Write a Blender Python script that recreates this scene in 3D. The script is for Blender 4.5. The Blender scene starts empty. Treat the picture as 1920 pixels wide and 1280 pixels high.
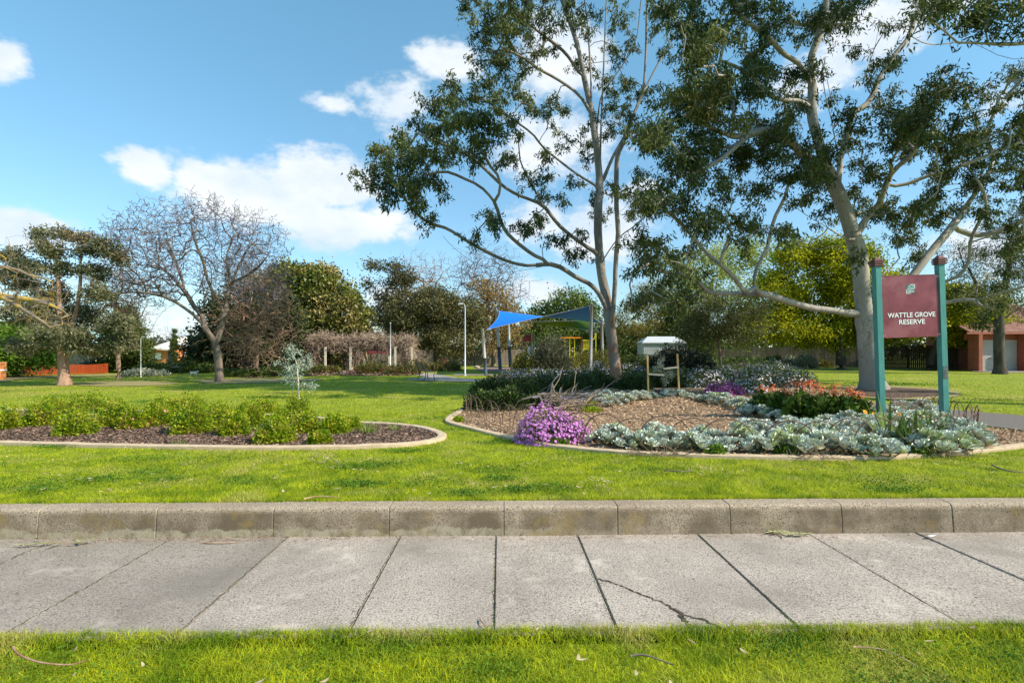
import bpy, bmesh, math, random
import numpy as np
from mathutils import Vector, Matrix

random.seed(7)
RNG = np.random.default_rng(7)
rad = math.radians
D = bpy.data
SC = bpy.context.scene
COL = SC.collection

# ------------------------------------------------------------------ camera, sky, sun, exposure
H, F, HY = 1.35, 1000.0, 660.0          # eye height above the lawn; focal length in photo px; horizon row
cam = D.objects.new('camera', D.cameras.new('camera'))
COL.objects.link(cam); SC.camera = cam
cam.location = (0, 0, H); cam.rotation_euler = (rad(90), 0, 0)
cam.data.sensor_width = 36; cam.data.lens = 36 * F / 1920
cam.data.shift_y = 20 / 1920; cam.data.clip_start = .05; cam.data.clip_end = 3000

SUN_EL, SUN_AZ = 38.0, 112.0            # azimuth clockwise from +Y
sdir = Vector((math.sin(rad(SUN_AZ)) * math.cos(rad(SUN_EL)), math.cos(rad(SUN_AZ)) * math.cos(rad(SUN_EL)), math.sin(rad(SUN_EL))))
sun = D.objects.new('sun', D.lights.new('sun', 'SUN')); COL.objects.link(sun)
sun.data.energy = 4.8; sun.data.angle = rad(.5); sun.data.color = (1, .90, .74)
sun.rotation_euler = sdir.to_track_quat('Z', 'Y').to_euler()

W = D.worlds.new("World"); SC.world = W; W.use_nodes = True
def build_sky():
    nt = W.node_tree; N = nt.nodes; L = nt.links; N.clear()
    out = N.new('ShaderNodeOutputWorld'); bg = N.new('ShaderNodeBackground')
    sky = N.new('ShaderNodeTexSky'); sky.sky_type = 'NISHITA'; sky.sun_disc = False
    sky.sun_elevation = rad(SUN_EL); sky.sun_rotation = rad(SUN_AZ)
    sky.air_density = 1.0; sky.dust_density = .3; sky.ozone_density = 1.5
    bg.inputs['Strength'].default_value = .15
    def math_(op, a, b=None, c=None, clamp=False):
        n = N.new('ShaderNodeMath'); n.operation = op; n.use_clamp = clamp
        for i, v in enumerate((a, b, c)):
            if v is None: continue
            if isinstance(v, (int, float)): n.inputs[i].default_value = v
            else: L.new(v, n.inputs[i])
        return n.outputs[0]
    tc = N.new('ShaderNodeTexCoord'); sep = N.new('ShaderNodeSeparateXYZ'); L.new(tc.outputs['Generated'], sep.inputs[0])
    az = math_('ARCTAN2', sep.outputs[0], sep.outputs[1]); el = math_('ARCSINE', sep.outputs[2])
    cmb = N.new('ShaderNodeCombineXYZ'); L.new(az, cmb.inputs[0]); L.new(el, cmb.inputs[1])
    def noise(scale, detail, rough, off=0, sy=1.6):
        m = N.new('ShaderNodeMapping'); L.new(cmb.outputs[0], m.inputs[0]); m.inputs['Scale'].default_value = (1, sy, 1); m.inputs['Location'].default_value = (off, off * .7, 0)
        n = N.new('ShaderNodeTexNoise'); n.inputs['Scale'].default_value = scale; n.inputs['Detail'].default_value = detail; n.inputs['Roughness'].default_value = rough
        L.new(m.outputs[0], n.inputs['Vector']); return n
    nz = noise(7, 4, .5); nf = noise(26, 8, .6, 1.7); nb = noise(6, 7, .6, 3.1)
    # cumulus puffs, each an ellipse (azimuth, elevation, half width, half height, weight)
    px = [(450,368,150,70,.95),(590,345,130,72,1.0),(540,395,190,40,.75),(640,420,150,50,1),(285,322,72,36,.72),(390,340,95,38,.95),
          (50,425,120,50,.8),(8,112,60,46,.72),(850,112,90,34,.82),(625,194,58,20,.6),(745,195,90,52,.62),(1050,110,110,80,.8),
          (1040,275,130,70,.75),(1120,440,120,70,.75),(1010,420,90,50,.6),(1210,360,50,24,.8),(1660,60,150,60,.75),(1560,120,110,50,.5),(1890,190,80,50,.5),
          (760,560,110,40,.5),(1000,545,90,35,.6),(1820,470,120,60,.5),(340,640,180,60,.45)]
    acc = None
    for (x, y, rx, ry, w) in px:
        a0 = math.atan((x - 960) / F); e0 = math.atan((HY - y) / math.hypot(F, x - 960))
        ca = math.cos(a0) ** 2; rx_ = rx / F * ca; ry_ = ry / F * math.cos(a0)
        u = math_('MULTIPLY', math_('SUBTRACT', az, a0), 1 / rx_); v = math_('MULTIPLY', math_('SUBTRACT', el, e0), 1 / ry_)
        r = math_('SQRT', math_('ADD', math_('MULTIPLY', u, u), math_('MULTIPLY', v, v)))
        m = math_('MULTIPLY', math_('SUBTRACT', 1.0, r), w)
        m = math_('MAXIMUM', m, -1.0)
        acc = m if acc is None else math_('MAXIMUM', acc, m)
    warp = math_('ADD', math_('MULTIPLY', math_('SUBTRACT', nz.outputs[0], .5), 1.3), math_('MULTIPLY', math_('SUBTRACT', nf.outputs[0], .5), 1.0))
    dens = math_('ADD', acc, warp)
    mr = N.new('ShaderNodeMapRange'); mr.interpolation_type = 'SMOOTHSTEP'
    L.new(dens, mr.inputs[0]); mr.inputs[1].default_value = -.06; mr.inputs[2].default_value = .42; mr.inputs[3].default_value = 0; mr.inputs[4].default_value = .93
    shade = N.new('ShaderNodeMapRange'); L.new(nb.outputs[0], shade.inputs[0]); shade.inputs[1].default_value = .35; shade.inputs[2].default_value = .62
    ccol = N.new('ShaderNodeMix'); ccol.data_type = 'RGBA'; L.new(shade.outputs[0], ccol.inputs[0])
    ccol.inputs[6].default_value = (3.7, 4.3, 4.9, 1); ccol.inputs[7].default_value = (5.1, 5.25, 5.4, 1)
    tint = N.new('ShaderNodeMix'); tint.data_type = 'RGBA'; tint.blend_type = 'MULTIPLY'; tint.inputs[0].default_value = 1
    L.new(sky.outputs[0], tint.inputs[6]); gr = N.new('ShaderNodeMix'); gr.data_type = 'RGBA'; gm = N.new('ShaderNodeMapRange'); L.new(el, gm.inputs[0]); gm.inputs[1].default_value = 0; gm.inputs[2].default_value = .55
    L.new(gm.outputs[0], gr.inputs[0]); gr.inputs[6].default_value = (.68, .76, .84, 1); gr.inputs[7].default_value = SKYTINT; L.new(gr.outputs[2], tint.inputs[7])
    mx = N.new('ShaderNodeMix'); mx.data_type = 'RGBA'; L.new(mr.outputs[0], mx.inputs[0]); L.new(tint.outputs[2], mx.inputs[6]); L.new(ccol.outputs[2], mx.inputs[7])
    L.new(mx.outputs[2], bg.inputs[0]); L.new(bg.outputs[0], out.inputs[0])
SKYTINT = (.86, 1.26, 1.16, 1)
build_sky()
SC.view_settings.view_transform = 'Standard'; SC.view_settings.look = 'None'
SC.view_settings.exposure = 0.45; SC.view_settings.gamma = 1

# ------------------------------------------------------------------ pixel helpers (surveying the place)
def P(px, py, Y): return np.array([(px - 960) / F * Y, Y, H + (HY - py) / F * Y])
def G(px, py, z=0.0):
    Y = F * (H - z) / (py - HY); return np.array([(px - 960) / F * Y, Y, z])
YAW = rad(1.25)                            # the street runs a touch off the picture plane
def R(x, y, z=0.0): return np.array([x * math.cos(YAW) - y * math.sin(YAW), x * math.sin(YAW) + y * math.cos(YAW), z])

# ------------------------------------------------------------------ materials
def mat(name, c1, c2=None, scale=4, detail=5, rough=.8, bump=0, bscale=30, island=0, transl=0, spec=.25, metal=0, mid=(.35, .65), c3=None, s3=1.0, stretch=None, hue=0, coat=0):
    m = D.materials.new(name); m.use_nodes = True; nt = m.node_tree; N = nt.nodes; L = nt.links
    b = N['Principled BSDF']; out = N['Material Output']
    b.inputs['Roughness'].default_value = rough; b.inputs['Specular IOR Level'].default_value = spec; b.inputs['Metallic'].default_value = metal
    if coat: b.inputs['Coat Weight'].default_value = coat
    geo = N.new('ShaderNodeNewGeometry'); pos = geo.outputs['Position']
    if stretch:
        mp = N.new('ShaderNodeMapping'); L.new(pos, mp.inputs[0]); mp.inputs['Scale'].default_value = stretch; pos = mp.outputs[0]
    col = None
    if c2 is not None:
        n = N.new('ShaderNodeTexNoise'); n.inputs['Scale'].default_value = scale; n.inputs['Detail'].default_value = detail; n.inputs['Roughness'].default_value = .6; L.new(pos, n.inputs['Vector'])
        mr = N.new('ShaderNodeMapRange'); L.new(n.outputs[0], mr.inputs[0]); mr.inputs[1].default_value = mid[0]; mr.inputs[2].default_value = mid[1]
        mx = N.new('ShaderNodeMix'); mx.data_type = 'RGBA'; L.new(mr.outputs[0], mx.inputs[0]); mx.inputs[6].default_value = (*c1, 1); mx.inputs[7].default_value = (*c2, 1); col = mx.outputs[2]
        if c3 is not None:
            n3 = N.new('ShaderNodeTexNoise'); n3.inputs['Scale'].default_value = s3; n3.inputs['Detail'].default_value = 4; L.new(pos, n3.inputs['Vector'])
            m3 = N.new('ShaderNodeMapRange'); L.new(n3.outputs[0], m3.inputs[0]); m3.inputs[1].default_value = .52; m3.inputs[2].default_value = .66
            x3 = N.new('ShaderNodeMix'); x3.data_type = 'RGBA'; L.new(m3.outputs[0], x3.inputs[0]); L.new(col, x3.inputs[6]); x3.inputs[7].default_value = (*c3, 1); col = x3.outputs[2]
    if island or hue:
        hsv = N.new('ShaderNodeHueSaturation')
        if col is None: hsv.inputs['Color'].default_value = (*c1, 1)
        else: L.new(col, hsv.inputs['Color'])
        r = N.new('ShaderNodeMapRange'); L.new(geo.outputs['Random Per Island'], r.inputs[0]); r.inputs[3].default_value = 1 - island; r.inputs[4].default_value = 1 + island
        L.new(r.outputs[0], hsv.inputs['Value'])
        if hue:
            r2 = N.new('ShaderNodeMath'); r2.operation = 'FRACT'; r3 = N.new('ShaderNodeMath'); r3.operation = 'MULTIPLY'; r3.inputs[1].default_value = 7.31
            L.new(geo.outputs['Random Per Island'], r3.inputs[0]); L.new(r3.outputs[0], r2.inputs[0])
            r4 = N.new('ShaderNodeMapRange'); L.new(r2.outputs[0], r4.inputs[0]); r4.inputs[3].default_value = .5 - hue; r4.inputs[4].default_value = .5 + hue
            L.new(r4.outputs[0], hsv.inputs['Hue'])
        col = hsv.outputs[0]
    if col is None: b.inputs['Base Color'].default_value = (*c1, 1)
    else: L.new(col, b.inputs['Base Color'])
    if bump:
        nb = N.new('ShaderNodeTexNoise'); nb.inputs['Scale'].default_value = bscale; nb.inputs['Detail'].default_value = 5; L.new(pos, nb.inputs['Vector'])
        bp = N.new('ShaderNodeBump'); bp.inputs['Strength'].default_value = bump; bp.inputs['Distance'].default_value = .02; L.new(nb.outputs[0], bp.inputs['Height']); L.new(bp.outputs[0], b.inputs['Normal'])
    if transl:
        t = N.new('ShaderNodeBsdfTranslucent')
        if col is None: t.inputs[0].default_value = (*c1, 1)
        else: L.new(col, t.inputs[0])
        ms = N.new('ShaderNodeMixShader'); ms.inputs[0].default_value = transl
        L.new(b.outputs[0], ms.inputs[1]); L.new(t.outputs[0], ms.inputs[2]); L.new(ms.outputs[0], out.inputs[0])
    return m

# ------------------------------------------------------------------ mesh builder
class MB:
    def __init__(s): s.V = []; s.n = 0; s.F = []       # F: (array (k,m) , mat index, smooth)
    def add(s, V, Fa, mi=0, smooth=False):
        V = np.asarray(V, float).reshape(-1, 3)
        if isinstance(Fa, (list, tuple)):
            by = {}
            for f in Fa: by.setdefault(len(f), []).append(f)
            for k, fs in by.items(): s.F.append((np.asarray(fs, np.int64) + s.n, mi, smooth))
        else: s.F.append((np.asarray(Fa, np.int64) + s.n, mi, smooth))
        s.V.append(V); s.n += len(V)
    def box(s, c, size, rz=0, mi=0, M=None, top=None):
        x, y, z = [q / 2 for q in size]; t = top if top else 1.0
        V = np.array([[-x, -y, -z], [x, -y, -z], [x, y, -z], [-x, y, -z], [-x * t, -y * t, z], [x * t, -y * t, z], [x * t, y * t, z], [-x * t, y * t, z]])
        if M is not None: V = V @ np.array(M).T
        if rz: V = V @ np.array([[math.cos(rz), math.sin(rz), 0], [-math.sin(rz), math.cos(rz), 0], [0, 0, 1]])
        s.add(V + np.asarray(c, float), [(0, 3, 2, 1), (4, 5, 6, 7), (0, 1, 5, 4), (1, 2, 6, 5), (2, 3, 7, 6), (3, 0, 4, 7)], mi)
    def beam(s, a, b, w, h=None, mi=0, up=(0, 0, 1)):
        a = Vector(a); b = Vector(b); d = b - a; L_ = d.length; d.normalize(); h = h or w
        u = Vector(up)
        if abs(d.dot(u)) > .98: u = Vector((0, 1, 0))
        x = d.cross(u).normalized(); y = x.cross(d).normalized()
        V = []
        for e in (a, b):
            for sx, sy in ((-1, -1), (1, -1), (1, 1), (-1, 1)): V.append(list(e + x * sx * w / 2 + y * sy * h / 2))
        s.add(V, [(0, 1, 2, 3), (7, 6, 5, 4), (0, 4, 5, 1), (1, 5, 6, 2), (2, 6, 7, 3), (3, 7, 4, 0)], mi)
    def tube(s, pts, r, sides=6, mi=0, cap=True, smooth=True, wob=0):
        pts = np.asarray(pts, float); k = len(pts); r = np.broadcast_to(np.asarray(r, float), (k,))
        T = np.gradient(pts, axis=0); T /= np.linalg.norm(T, axis=1)[:, None] + 1e-9
        ref = np.array([0, 0, 1.0]) if abs(T[:, 2]).mean() < .75 else np.array([0.2, 1.0, 0])
        A = np.cross(T, ref); A /= np.linalg.norm(A, axis=1)[:, None] + 1e-9; B = np.cross(T, A)
        an = np.arange(sides) * 2 * math.pi / sides
        rr = r[:, None] * np.ones((1, sides))
        if wob: rr = rr * (1 + wob * (RNG.random((k, sides)) - .5))
        V = pts[:, None, :] + rr[..., None] * (np.cos(an)[None, :, None] * A[:, None, :] + np.sin(an)[None, :, None] * B[:, None, :])
        i = np.arange(k - 1)[:, None] * sides; j = np.arange(sides)[None, :]; j2 = (j + 1) % sides
        Fq = np.stack([i + j, i + j2, i + sides + j2, i + sides + j], -1).reshape(-1, 4)
        s.add(V.reshape(-1, 3), Fq, mi, smooth)
        if cap:
            base = s.n - k * sides
            s.F.append((np.array([[base + q for q in range(sides)]]), mi, False)); s.F.append((np.array([[base + (k - 1) * sides + q for q in range(sides - 1, -1, -1)]]), mi, False))
    def build(s, name, mats, parent=None, loc=None):
        me = D.meshes.new(name); V = np.concatenate(s.V).astype(np.float32)
        off = np.zeros(3)
        me.vertices.add(len(V)); me.vertices.foreach_set('co', V.ravel())
        loops = np.concatenate([f[0].ravel() for f in s.F]).astype(np.int32)
        tot = np.concatenate([np.full(len(f[0]), f[0].shape[1]) for f in s.F]).astype(np.int32)
        st = (np.cumsum(tot) - tot).astype(np.int32)
        me.loops.add(len(loops)); me.loops.foreach_set('vertex_index', loops)
        me.polygons.add(len(tot)); me.polygons.foreach_set('loop_start', st)
        me.polygons.foreach_set('material_index', np.concatenate([np.full(len(f[0]), f[1]) for f in s.F]).astype(np.int32))
        me.polygons.foreach_set('use_smooth', np.concatenate([np.full(len(f[0]), f[2]) for f in s.F]).astype(bool))
        me.update(calc_edges=True)
        for m in (mats if isinstance(mats, (list, tuple)) else [mats]): me.materials.append(m)
        o = D.objects.new(name, me); COL.objects.link(o)
        if parent is not None: o.parent = parent
        if loc is not None and parent is None: o.location = loc
        return o
def tag(o, label=None, cat=None, group=None, kind=None):
    if label: o['label'] = label
    if cat: o['category'] = cat
    if group: o['group'] = group
    if kind: o['kind'] = kind
    return o
def thing(name, label, cat, loc=(0, 0, 0), rz=0, group=None):
    o = D.objects.new(name, None); COL.objects.link(o); o.location = loc; o.rotation_euler = (0, 0, rz); o.empty_display_size = .1
    return tag(o, label, cat, group)
def copy_tree(o, parent=None):
    c = o.copy(); COL.objects.link(c)
    if parent is not None: c.parent = parent
    for ch in [q for q in D.objects if q.parent == o]: copy_tree(ch, c)
    return c
ORD = ['first', 'second', 'third', 'fourth', 'fifth', 'sixth', 'seventh', 'eighth', 'ninth', 'tenth', 'eleventh', 'twelfth', 'thirteenth', 'fourteenth', 'fifteenth', 'sixteenth', 'seventeenth', 'eighteenth', 'nineteenth', 'twentieth',
       'twenty-first', 'twenty-second', 'twenty-third', 'twenty-fourth', 'twenty-fifth', 'twenty-sixth', 'twenty-seventh', 'twenty-eighth', 'twenty-ninth', 'thirtieth', 'thirty-first', 'thirty-second', 'thirty-third', 'thirty-fourth']

def unit(v): return v / (np.linalg.norm(v, axis=-1, keepdims=True) + 1e-9)
def leaves(mb, C, Dr, L_, Wd, mi=0, fold=0.0):
    """diamond leaves: centre-base C, direction Dr (k,3)"""
    k = len(C); Dr = unit(Dr); r = unit(RNG.normal(size=(k, 3))); S = unit(np.cross(Dr, r))
    L_ = np.broadcast_to(L_, (k,))[:, None]; Wd = np.broadcast_to(Wd, (k,))[:, None]
    V = np.stack([C, C + Dr * L_ * .45 + S * Wd / 2, C + Dr * L_, C + Dr * L_ * .45 - S * Wd / 2], 1)
    Fq = np.arange(4 * k).reshape(k, 4)
    mb.add(V.reshape(-1, 3), Fq, mi)

def inpoly(x, y, poly):
    poly = np.asarray(poly, float)[:, :2]; n = len(poly); ins = np.zeros(len(x), bool); j = n - 1
    for i in range(n):
        xi, yi = poly[i]; xj, yj = poly[j]
        c = ((yi > y) != (yj > y)) & (x < (xj - xi) * (y - yi) / (yj - yi + 1e-12) + xi); ins ^= c; j = i
    return ins
def smoothpoly(pts, closed=True, k=6):
    pts = np.asarray(pts, float); n = len(pts); out = []
    rng = range(n) if closed else range(n - 1)
    for i in rng:
        if closed: p0, p1, p2, p3 = pts[i - 1], pts[i], pts[(i + 1) % n], pts[(i + 2) % n]
        else: p0, p1, p2, p3 = pts[max(i - 1, 0)], pts[i], pts[i + 1], pts[min(i + 2, n - 1)]
        for t in np.arange(k) / k:
            out.append(.5 * ((2 * p1) + (-p0 + p2) * t + (2 * p0 - 5 * p1 + 4 * p2 - p3) * t * t + (-p0 + 3 * p1 - 3 * p2 + p3) * t ** 3))
    if not closed: out.append(pts[-1])
    return np.array(out)
def sheet(name, poly, z, m, kind='structure', parent=None):
    mb = MB(); p = np.asarray(poly, float); V = np.column_stack([p[:, 0], p[:, 1], np.full(len(p), z)])
    ar = .5 * np.sum(V[:, 0] * np.roll(V[:, 1], -1) - np.roll(V[:, 0], -1) * V[:, 1])
    if ar < 0: V = V[::-1]
    mb.add(V, [tuple(range(len(V)))]); o = mb.build(name, m, parent)
    bm = bmesh.new(); bm.from_mesh(o.data); bmesh.ops.triangulate(bm, faces=bm.faces[:]); bm.to_mesh(o.data); bm.free()
    if kind: o['kind'] = kind
    return o

# ------------------------------------------------------------------ tree growing
class Skel:
    def __init__(s, base, cap=30000):
        s.P = np.zeros((cap, 3)); s.par = np.full(cap, -1); s.P[0] = base; s.n = 1; s.tips = []; s.w = {}
    def node(s, p, par): s.P[s.n] = p; s.par[s.n] = par; s.n += 1; return s.n - 1
    def near(s, p): return int(np.argmin(((s.P[:s.n] - p) ** 2).sum(1)))
    def line(s, pts, start=None, step=.3, tip=True):
        pts = np.asarray(pts, float)
        if start is None: start = s.near(pts[0])
        full = smoothpoly(np.vstack([s.P[start], pts]) if np.linalg.norm(pts[0] - s.P[start]) > 1e-3 else pts, False, 8)
        cur = start; last = s.P[start].copy()
        for q in full[1:]:
            if np.linalg.norm(q - last) > step: cur = s.node(q, cur); last = q
        if tip: s.tips.append(cur)
        return cur
    def grow(s, T, step=.3, upw=.6, jit=.05, bend=.25, hw=0):
        T = np.asarray(T, float)
        d0 = np.array([((s.P[:s.n] - t) ** 2).sum(1).min() for t in T]); out = []
        for t in T[np.argsort(d0)]:
            Q = s.P[:s.n]; dv = t - Q; d = np.sqrt((dv ** 2).sum(1))
            cost = d + upw * np.maximum(0, -dv[:, 2]) + hw * d * (Q[:, 2] < 1.0)
            i = int(np.argmin(cost)); L_ = d[i]; k = max(1, int(L_ / step)); cur = i; p0 = Q[i].copy()
            pd = p0 - s.P[s.par[i]] if s.par[i] >= 0 else np.array([0, 0, 1.]); pd = pd / (np.linalg.norm(pd) + 1e-9)
            c = p0 + pd * L_ * bend + (t - p0) * .35 + np.array([0, 0, L_ * .06]); 
            for q in range(1, k + 1):
                u = q / k; p = (1 - u) ** 2 * p0 + 2 * u * (1 - u) * c + u * u * t
                if q < k: p = p + RNG.normal(size=3) * jit * min(L_, 1.5)
                if s.n >= len(s.P) - 2: break
                cur = s.node(p, cur)
            s.tips.append(cur); out.append(cur)
        return out
    def mesh(s, mb, r_tip, r_base, mi=0, minr=0, flare=1.5, thin=3, twig=0):
        n = s.n; cnt = np.zeros(n); par = s.par[:n]
        ch = [[] for _ in range(n)]
        for i in range(1, n): ch[par[i]].append(i)
        for i in range(n - 1, -1, -1):
            if not ch[i]: cnt[i] = 1
            cnt[i] += s.w.get(i, 0)
            if i > 0: cnt[par[i]] += cnt[i]
        e = math.log(max(r_base / r_tip, 1.01)) / math.log(max(cnt[0], 2)); rr = r_tip * cnt ** e
        z0 = s.P[0, 2]; s.r = rr
        rr = rr * (1 + (flare - 1) * np.exp(-(np.maximum(s.P[:n, 2] - z0, 0)) / (r_base * 1.1)) * (rr > .55 * r_base))
        stack = [(0, None)]
        while stack:
            i, src = stack.pop(); ids = []; cur = i
            while True:
                ids.append(cur); c = ch[cur]
                if not c: break
                m = max(c, key=lambda q: cnt[q])
                for q in c:
                    if q != m: stack.append((q, cur))
                cur = m
            pts = s.P[ids]; r = rr[ids]
            if src is not None:
                pts = np.vstack([s.P[src], pts]); r = np.concatenate([[r[0] * 1.03 if r[0] > .5 * rr[src] else min(r[0] * 1.1, rr[src] * .6)], r])
                if r[1] > .5 * rr[src] and s.par[src] >= 0: g_ = s.par[src]; pts = np.vstack([s.P[g_], pts]); r = np.concatenate([[min(r[0], rr[g_]) * .75], r])
                elif len(r) > 3 and r[1] > .03: r[1] *= 1.3; r[2] *= 1.12
            if len(pts) < 2: continue
            r = r.copy(); r[-1] *= .5
            mx = r.max(); sides = 16 if mx > .15 else 10 if mx > .06 else 6 if mx > .025 else thin
            mb.tube(pts, np.maximum(r, minr), sides, (1 if twig and mx < twig else mi), cap=False, smooth=True, wob=.10 if mx > .1 else 0)

def ellipsoid_pts(c, r, n, shell=.45):
    d = unit(RNG.normal(size=(n, 3))); u = (shell ** 3 + (1 - shell ** 3) * RNG.random(n)) ** (1 / 3)
    return np.asarray(c) + d * u[:, None] * np.asarray(r)
def foliage(mb, tips, per, spread, L_, W_, hang=.4, mi=0, out_c=None):
    T = np.repeat(tips, per, 0); C = T + RNG.normal(size=T.shape) * spread
    Dr = RNG.normal(size=T.shape) + np.array([0, 0, -hang * 2])
    if out_c is not None: Dr += unit(C - out_c) * .8
    k = len(C); leaves(mb, C, Dr, L_ * RNG.uniform(.7, 1.3, k), W_ * RNG.uniform(.7, 1.3, k), mi)

# ================================================================== THE SETTING
M_ground = mat('lawn soil and turf', (.17, .22, .010), (.29, .33, .022), scale=.9, detail=9, rough=.95, bump=.6, bscale=40, mid=(.3, .7), c3=(.33, .31, .06), s3=.35)
M_soil = mat('bare soil', (.26, .22, .08), (.34, .28, .13), scale=6, detail=8, rough=.95, bump=.5, bscale=50)
M_dark = mat('joint dirt', (.04, .033, .025), (.10, .08, .05), scale=20, rough=1)
M_grass = mat('grass blades', (.18, .27, .006), (.47, .51, .014), scale=3.2, detail=9, rough=.6, island=.5, hue=.016, transl=.35, mid=(.38, .60), c3=(.48, .46, .09), s3=1.7)
M_mulch = mat('bark mulch', (.06, .035, .022), (.17, .11, .075), scale=30, detail=8, rough=.95, bump=1, bscale=60)
M_mulch2 = mat('woodchip mulch', (.26, .16, .09), (.42, .29, .18), scale=25, detail=8, rough=.95, bump=1, bscale=60)
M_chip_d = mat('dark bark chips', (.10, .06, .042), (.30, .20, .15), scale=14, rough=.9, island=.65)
M_chip_l = mat('pale wood chips', (.34, .21, .12), (.58, .42, .27), scale=14, rough=.9, island=.5)
M_edge = mat('tan concrete edging', (.50, .37, .24), (.62, .48, .33), scale=7, detail=8, rough=.9, bump=.3, bscale=80)
M_asph = mat('asphalt path', (.125, .108, .095), (.20, .175, .155), scale=60, detail=8, rough=.9, bump=.3, bscale=120)
M_pave = mat('grey path', (.30, .26, .22), (.41, .36, .31), scale=10, detail=8, rough=.9)
M_pink = mat('pinkish softfall', (.28, .17, .14), (.36, .24, .2), scale=8, rough=.95)

def concrete(name, a, b, speck, stain=None, kerb=False):
    m = mat(name, a, b, scale=1.6, detail=9, rough=.92, mid=(.32, .68)); nt = m.node_tree; N = nt.nodes; L = nt.links; bs = N['Principled BSDF']
    src = bs.inputs['Base Color'].links[0].from_socket; geo = [n for n in N if n.type == 'NEW_GEOMETRY'][0].outputs['Position']
    def noise(sc, det, lo, hi, rough=.6, vec=geo):
        n = N.new('ShaderNodeTexNoise'); n.inputs['Scale'].default_value = sc; n.inputs['Detail'].default_value = det; n.inputs['Roughness'].default_value = rough; L.new(vec, n.inputs['Vector'])
        r = N.new('ShaderNodeMapRange'); L.new(n.outputs[0], r.inputs[0]); r.inputs[1].default_value = lo; r.inputs[2].default_value = hi; return r.outputs[0]
    def mix(fac, A, Bc, mode='MIX'):
        x = N.new('ShaderNodeMix'); x.data_type = 'RGBA'; x.blend_type = mode; L.new(fac, x.inputs[0]); L.new(A, x.inputs[6])
        if isinstance(Bc, tuple): x.inputs[7].default_value = (*Bc, 1)
        else: L.new(Bc, x.inputs[7])
        return x.outputs[2]
    col = mix(noise(80, 4, .48, .62), src, speck)                      # aggregate
    col = mix(noise(38, 6, .57, .68, .7), col, tuple(q * .45 for q in speck))
    col = mix(noise(110, 2, .60, .70), col, tuple(min(1, q * 1.35) for q in b))
    if kerb:
        sp = N.new('ShaderNodeSeparateXYZ'); L.new(geo, sp.inputs[0])
        w = N.new('ShaderNodeTexNoise'); w.inputs['Scale'].default_value = 2.6; w.inputs['Detail'].default_value = 7; w.inputs['Roughness'].default_value = .7; L.new(geo, w.inputs['Vector'])
        # weathered brown band below the nosing, with a ragged pale tide mark near the foot
        z = N.new('ShaderNodeMath'); z.operation = 'MULTIPLY_ADD'; L.new(w.outputs[0], z.inputs[0]); z.inputs[1].default_value = -.26; L.new(sp.outputs[2], z.inputs[2])
        br = N.new('ShaderNodeMapRange'); L.new(sp.outputs[2], br.inputs[0]); br.inputs[1].default_value = -.015; br.inputs[2].default_value = -.06
        brn = N.new('ShaderNodeMath'); brn.operation = 'MULTIPLY'; L.new(br.outputs[0], brn.inputs[0]); L.new(noise(3.5, 7, .25, .6), brn.inputs[1])
        col = mix(brn.outputs[0], col, (.145, .11, .07))
        xr = N.new('ShaderNodeMapRange'); L.new(sp.outputs[0], xr.inputs[0]); xr.inputs[1].default_value = -.5; xr.inputs[2].default_value = 1.2; xr.inputs[3].default_value = 1; xr.inputs[4].default_value = .12
        pl = N.new('ShaderNodeMapRange'); L.new(z.outputs[0], pl.inputs[0]); pl.inputs[1].default_value = -.308; pl.inputs[2].default_value = -.322
        pm = N.new('ShaderNodeMath'); pm.operation = 'MULTIPLY'; L.new(pl.outputs[0], pm.inputs[0]); L.new(xr.outputs[0], pm.inputs[1])
        pm2 = N.new('ShaderNodeMath'); pm2.operation = 'MULTIPLY'; L.new(pm.outputs[0], pm2.inputs[0]); L.new(noise(9, 8, .38, .55, .8), pm2.inputs[1])
        col = mix(pm2.outputs[0], col, (.36, .31, .215))
        mo = N.new('ShaderNodeMath'); mo.operation = 'MULTIPLY'; L.new(brn.outputs[0], mo.inputs[0]); L.new(noise(2.2, 8, .52, .66, .8), mo.inputs[1])
        col = mix(mo.outputs[0], col, (.28, .20, .07))
        pv = N.new('ShaderNodeTexVoronoi'); pv.inputs['Scale'].default_value = 34; L.new(geo, pv.inputs['Vector']); pr = N.new('ShaderNodeMapRange'); L.new(pv.outputs['Distance'], pr.inputs[0]); pr.inputs[1].default_value = .22; pr.inputs[2].default_value = .14
        px_ = N.new('ShaderNodeMapRange'); L.new(sp.outputs[0], px_.inputs[0]); px_.inputs[1].default_value = -1; px_.inputs[2].default_value = 2.4; px_.inputs[3].default_value = .1
        pa = N.new('ShaderNodeMath'); pa.operation = 'MULTIPLY'; L.new(pr.outputs[0], pa.inputs[0]); L.new(px_.outputs[0], pa.inputs[1]); pb = N.new('ShaderNodeMath'); pb.operation = 'MULTIPLY'; L.new(pa.outputs[0], pb.inputs[0]); L.new(noise(14, 3, .50, .56), pb.inputs[1])
        col = mix(pb.outputs[0], col, (.03, .025, .02))
    if stain:
        v = N.new('ShaderNodeTexVoronoi'); v.inputs['Scale'].default_value = 5.5; L.new(geo, v.inputs['Vector']); r = N.new('ShaderNodeMapRange'); L.new(v.outputs['Distance'], r.inputs[0]); r.inputs[1].default_value = .10; r.inputs[2].default_value = .04; r.inputs[4].default_value = .5
        col = mix(r.outputs[0], col, tuple(q * .7 for q in speck)); col = mix(noise(2.7, 9, .56, .70, .75), col, tuple(min(1, q * 1.12) for q in b))
        col = mix(noise(.9, 8, .50, .72, .7), col, stain)
    L.new(col, bs.inputs['Base Color'])
    vo = N.new('ShaderNodeTexNoise'); vo.inputs['Scale'].default_value = 90; vo.inputs['Detail'].default_value = 4; L.new(geo, vo.inputs['Vector'])
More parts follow.
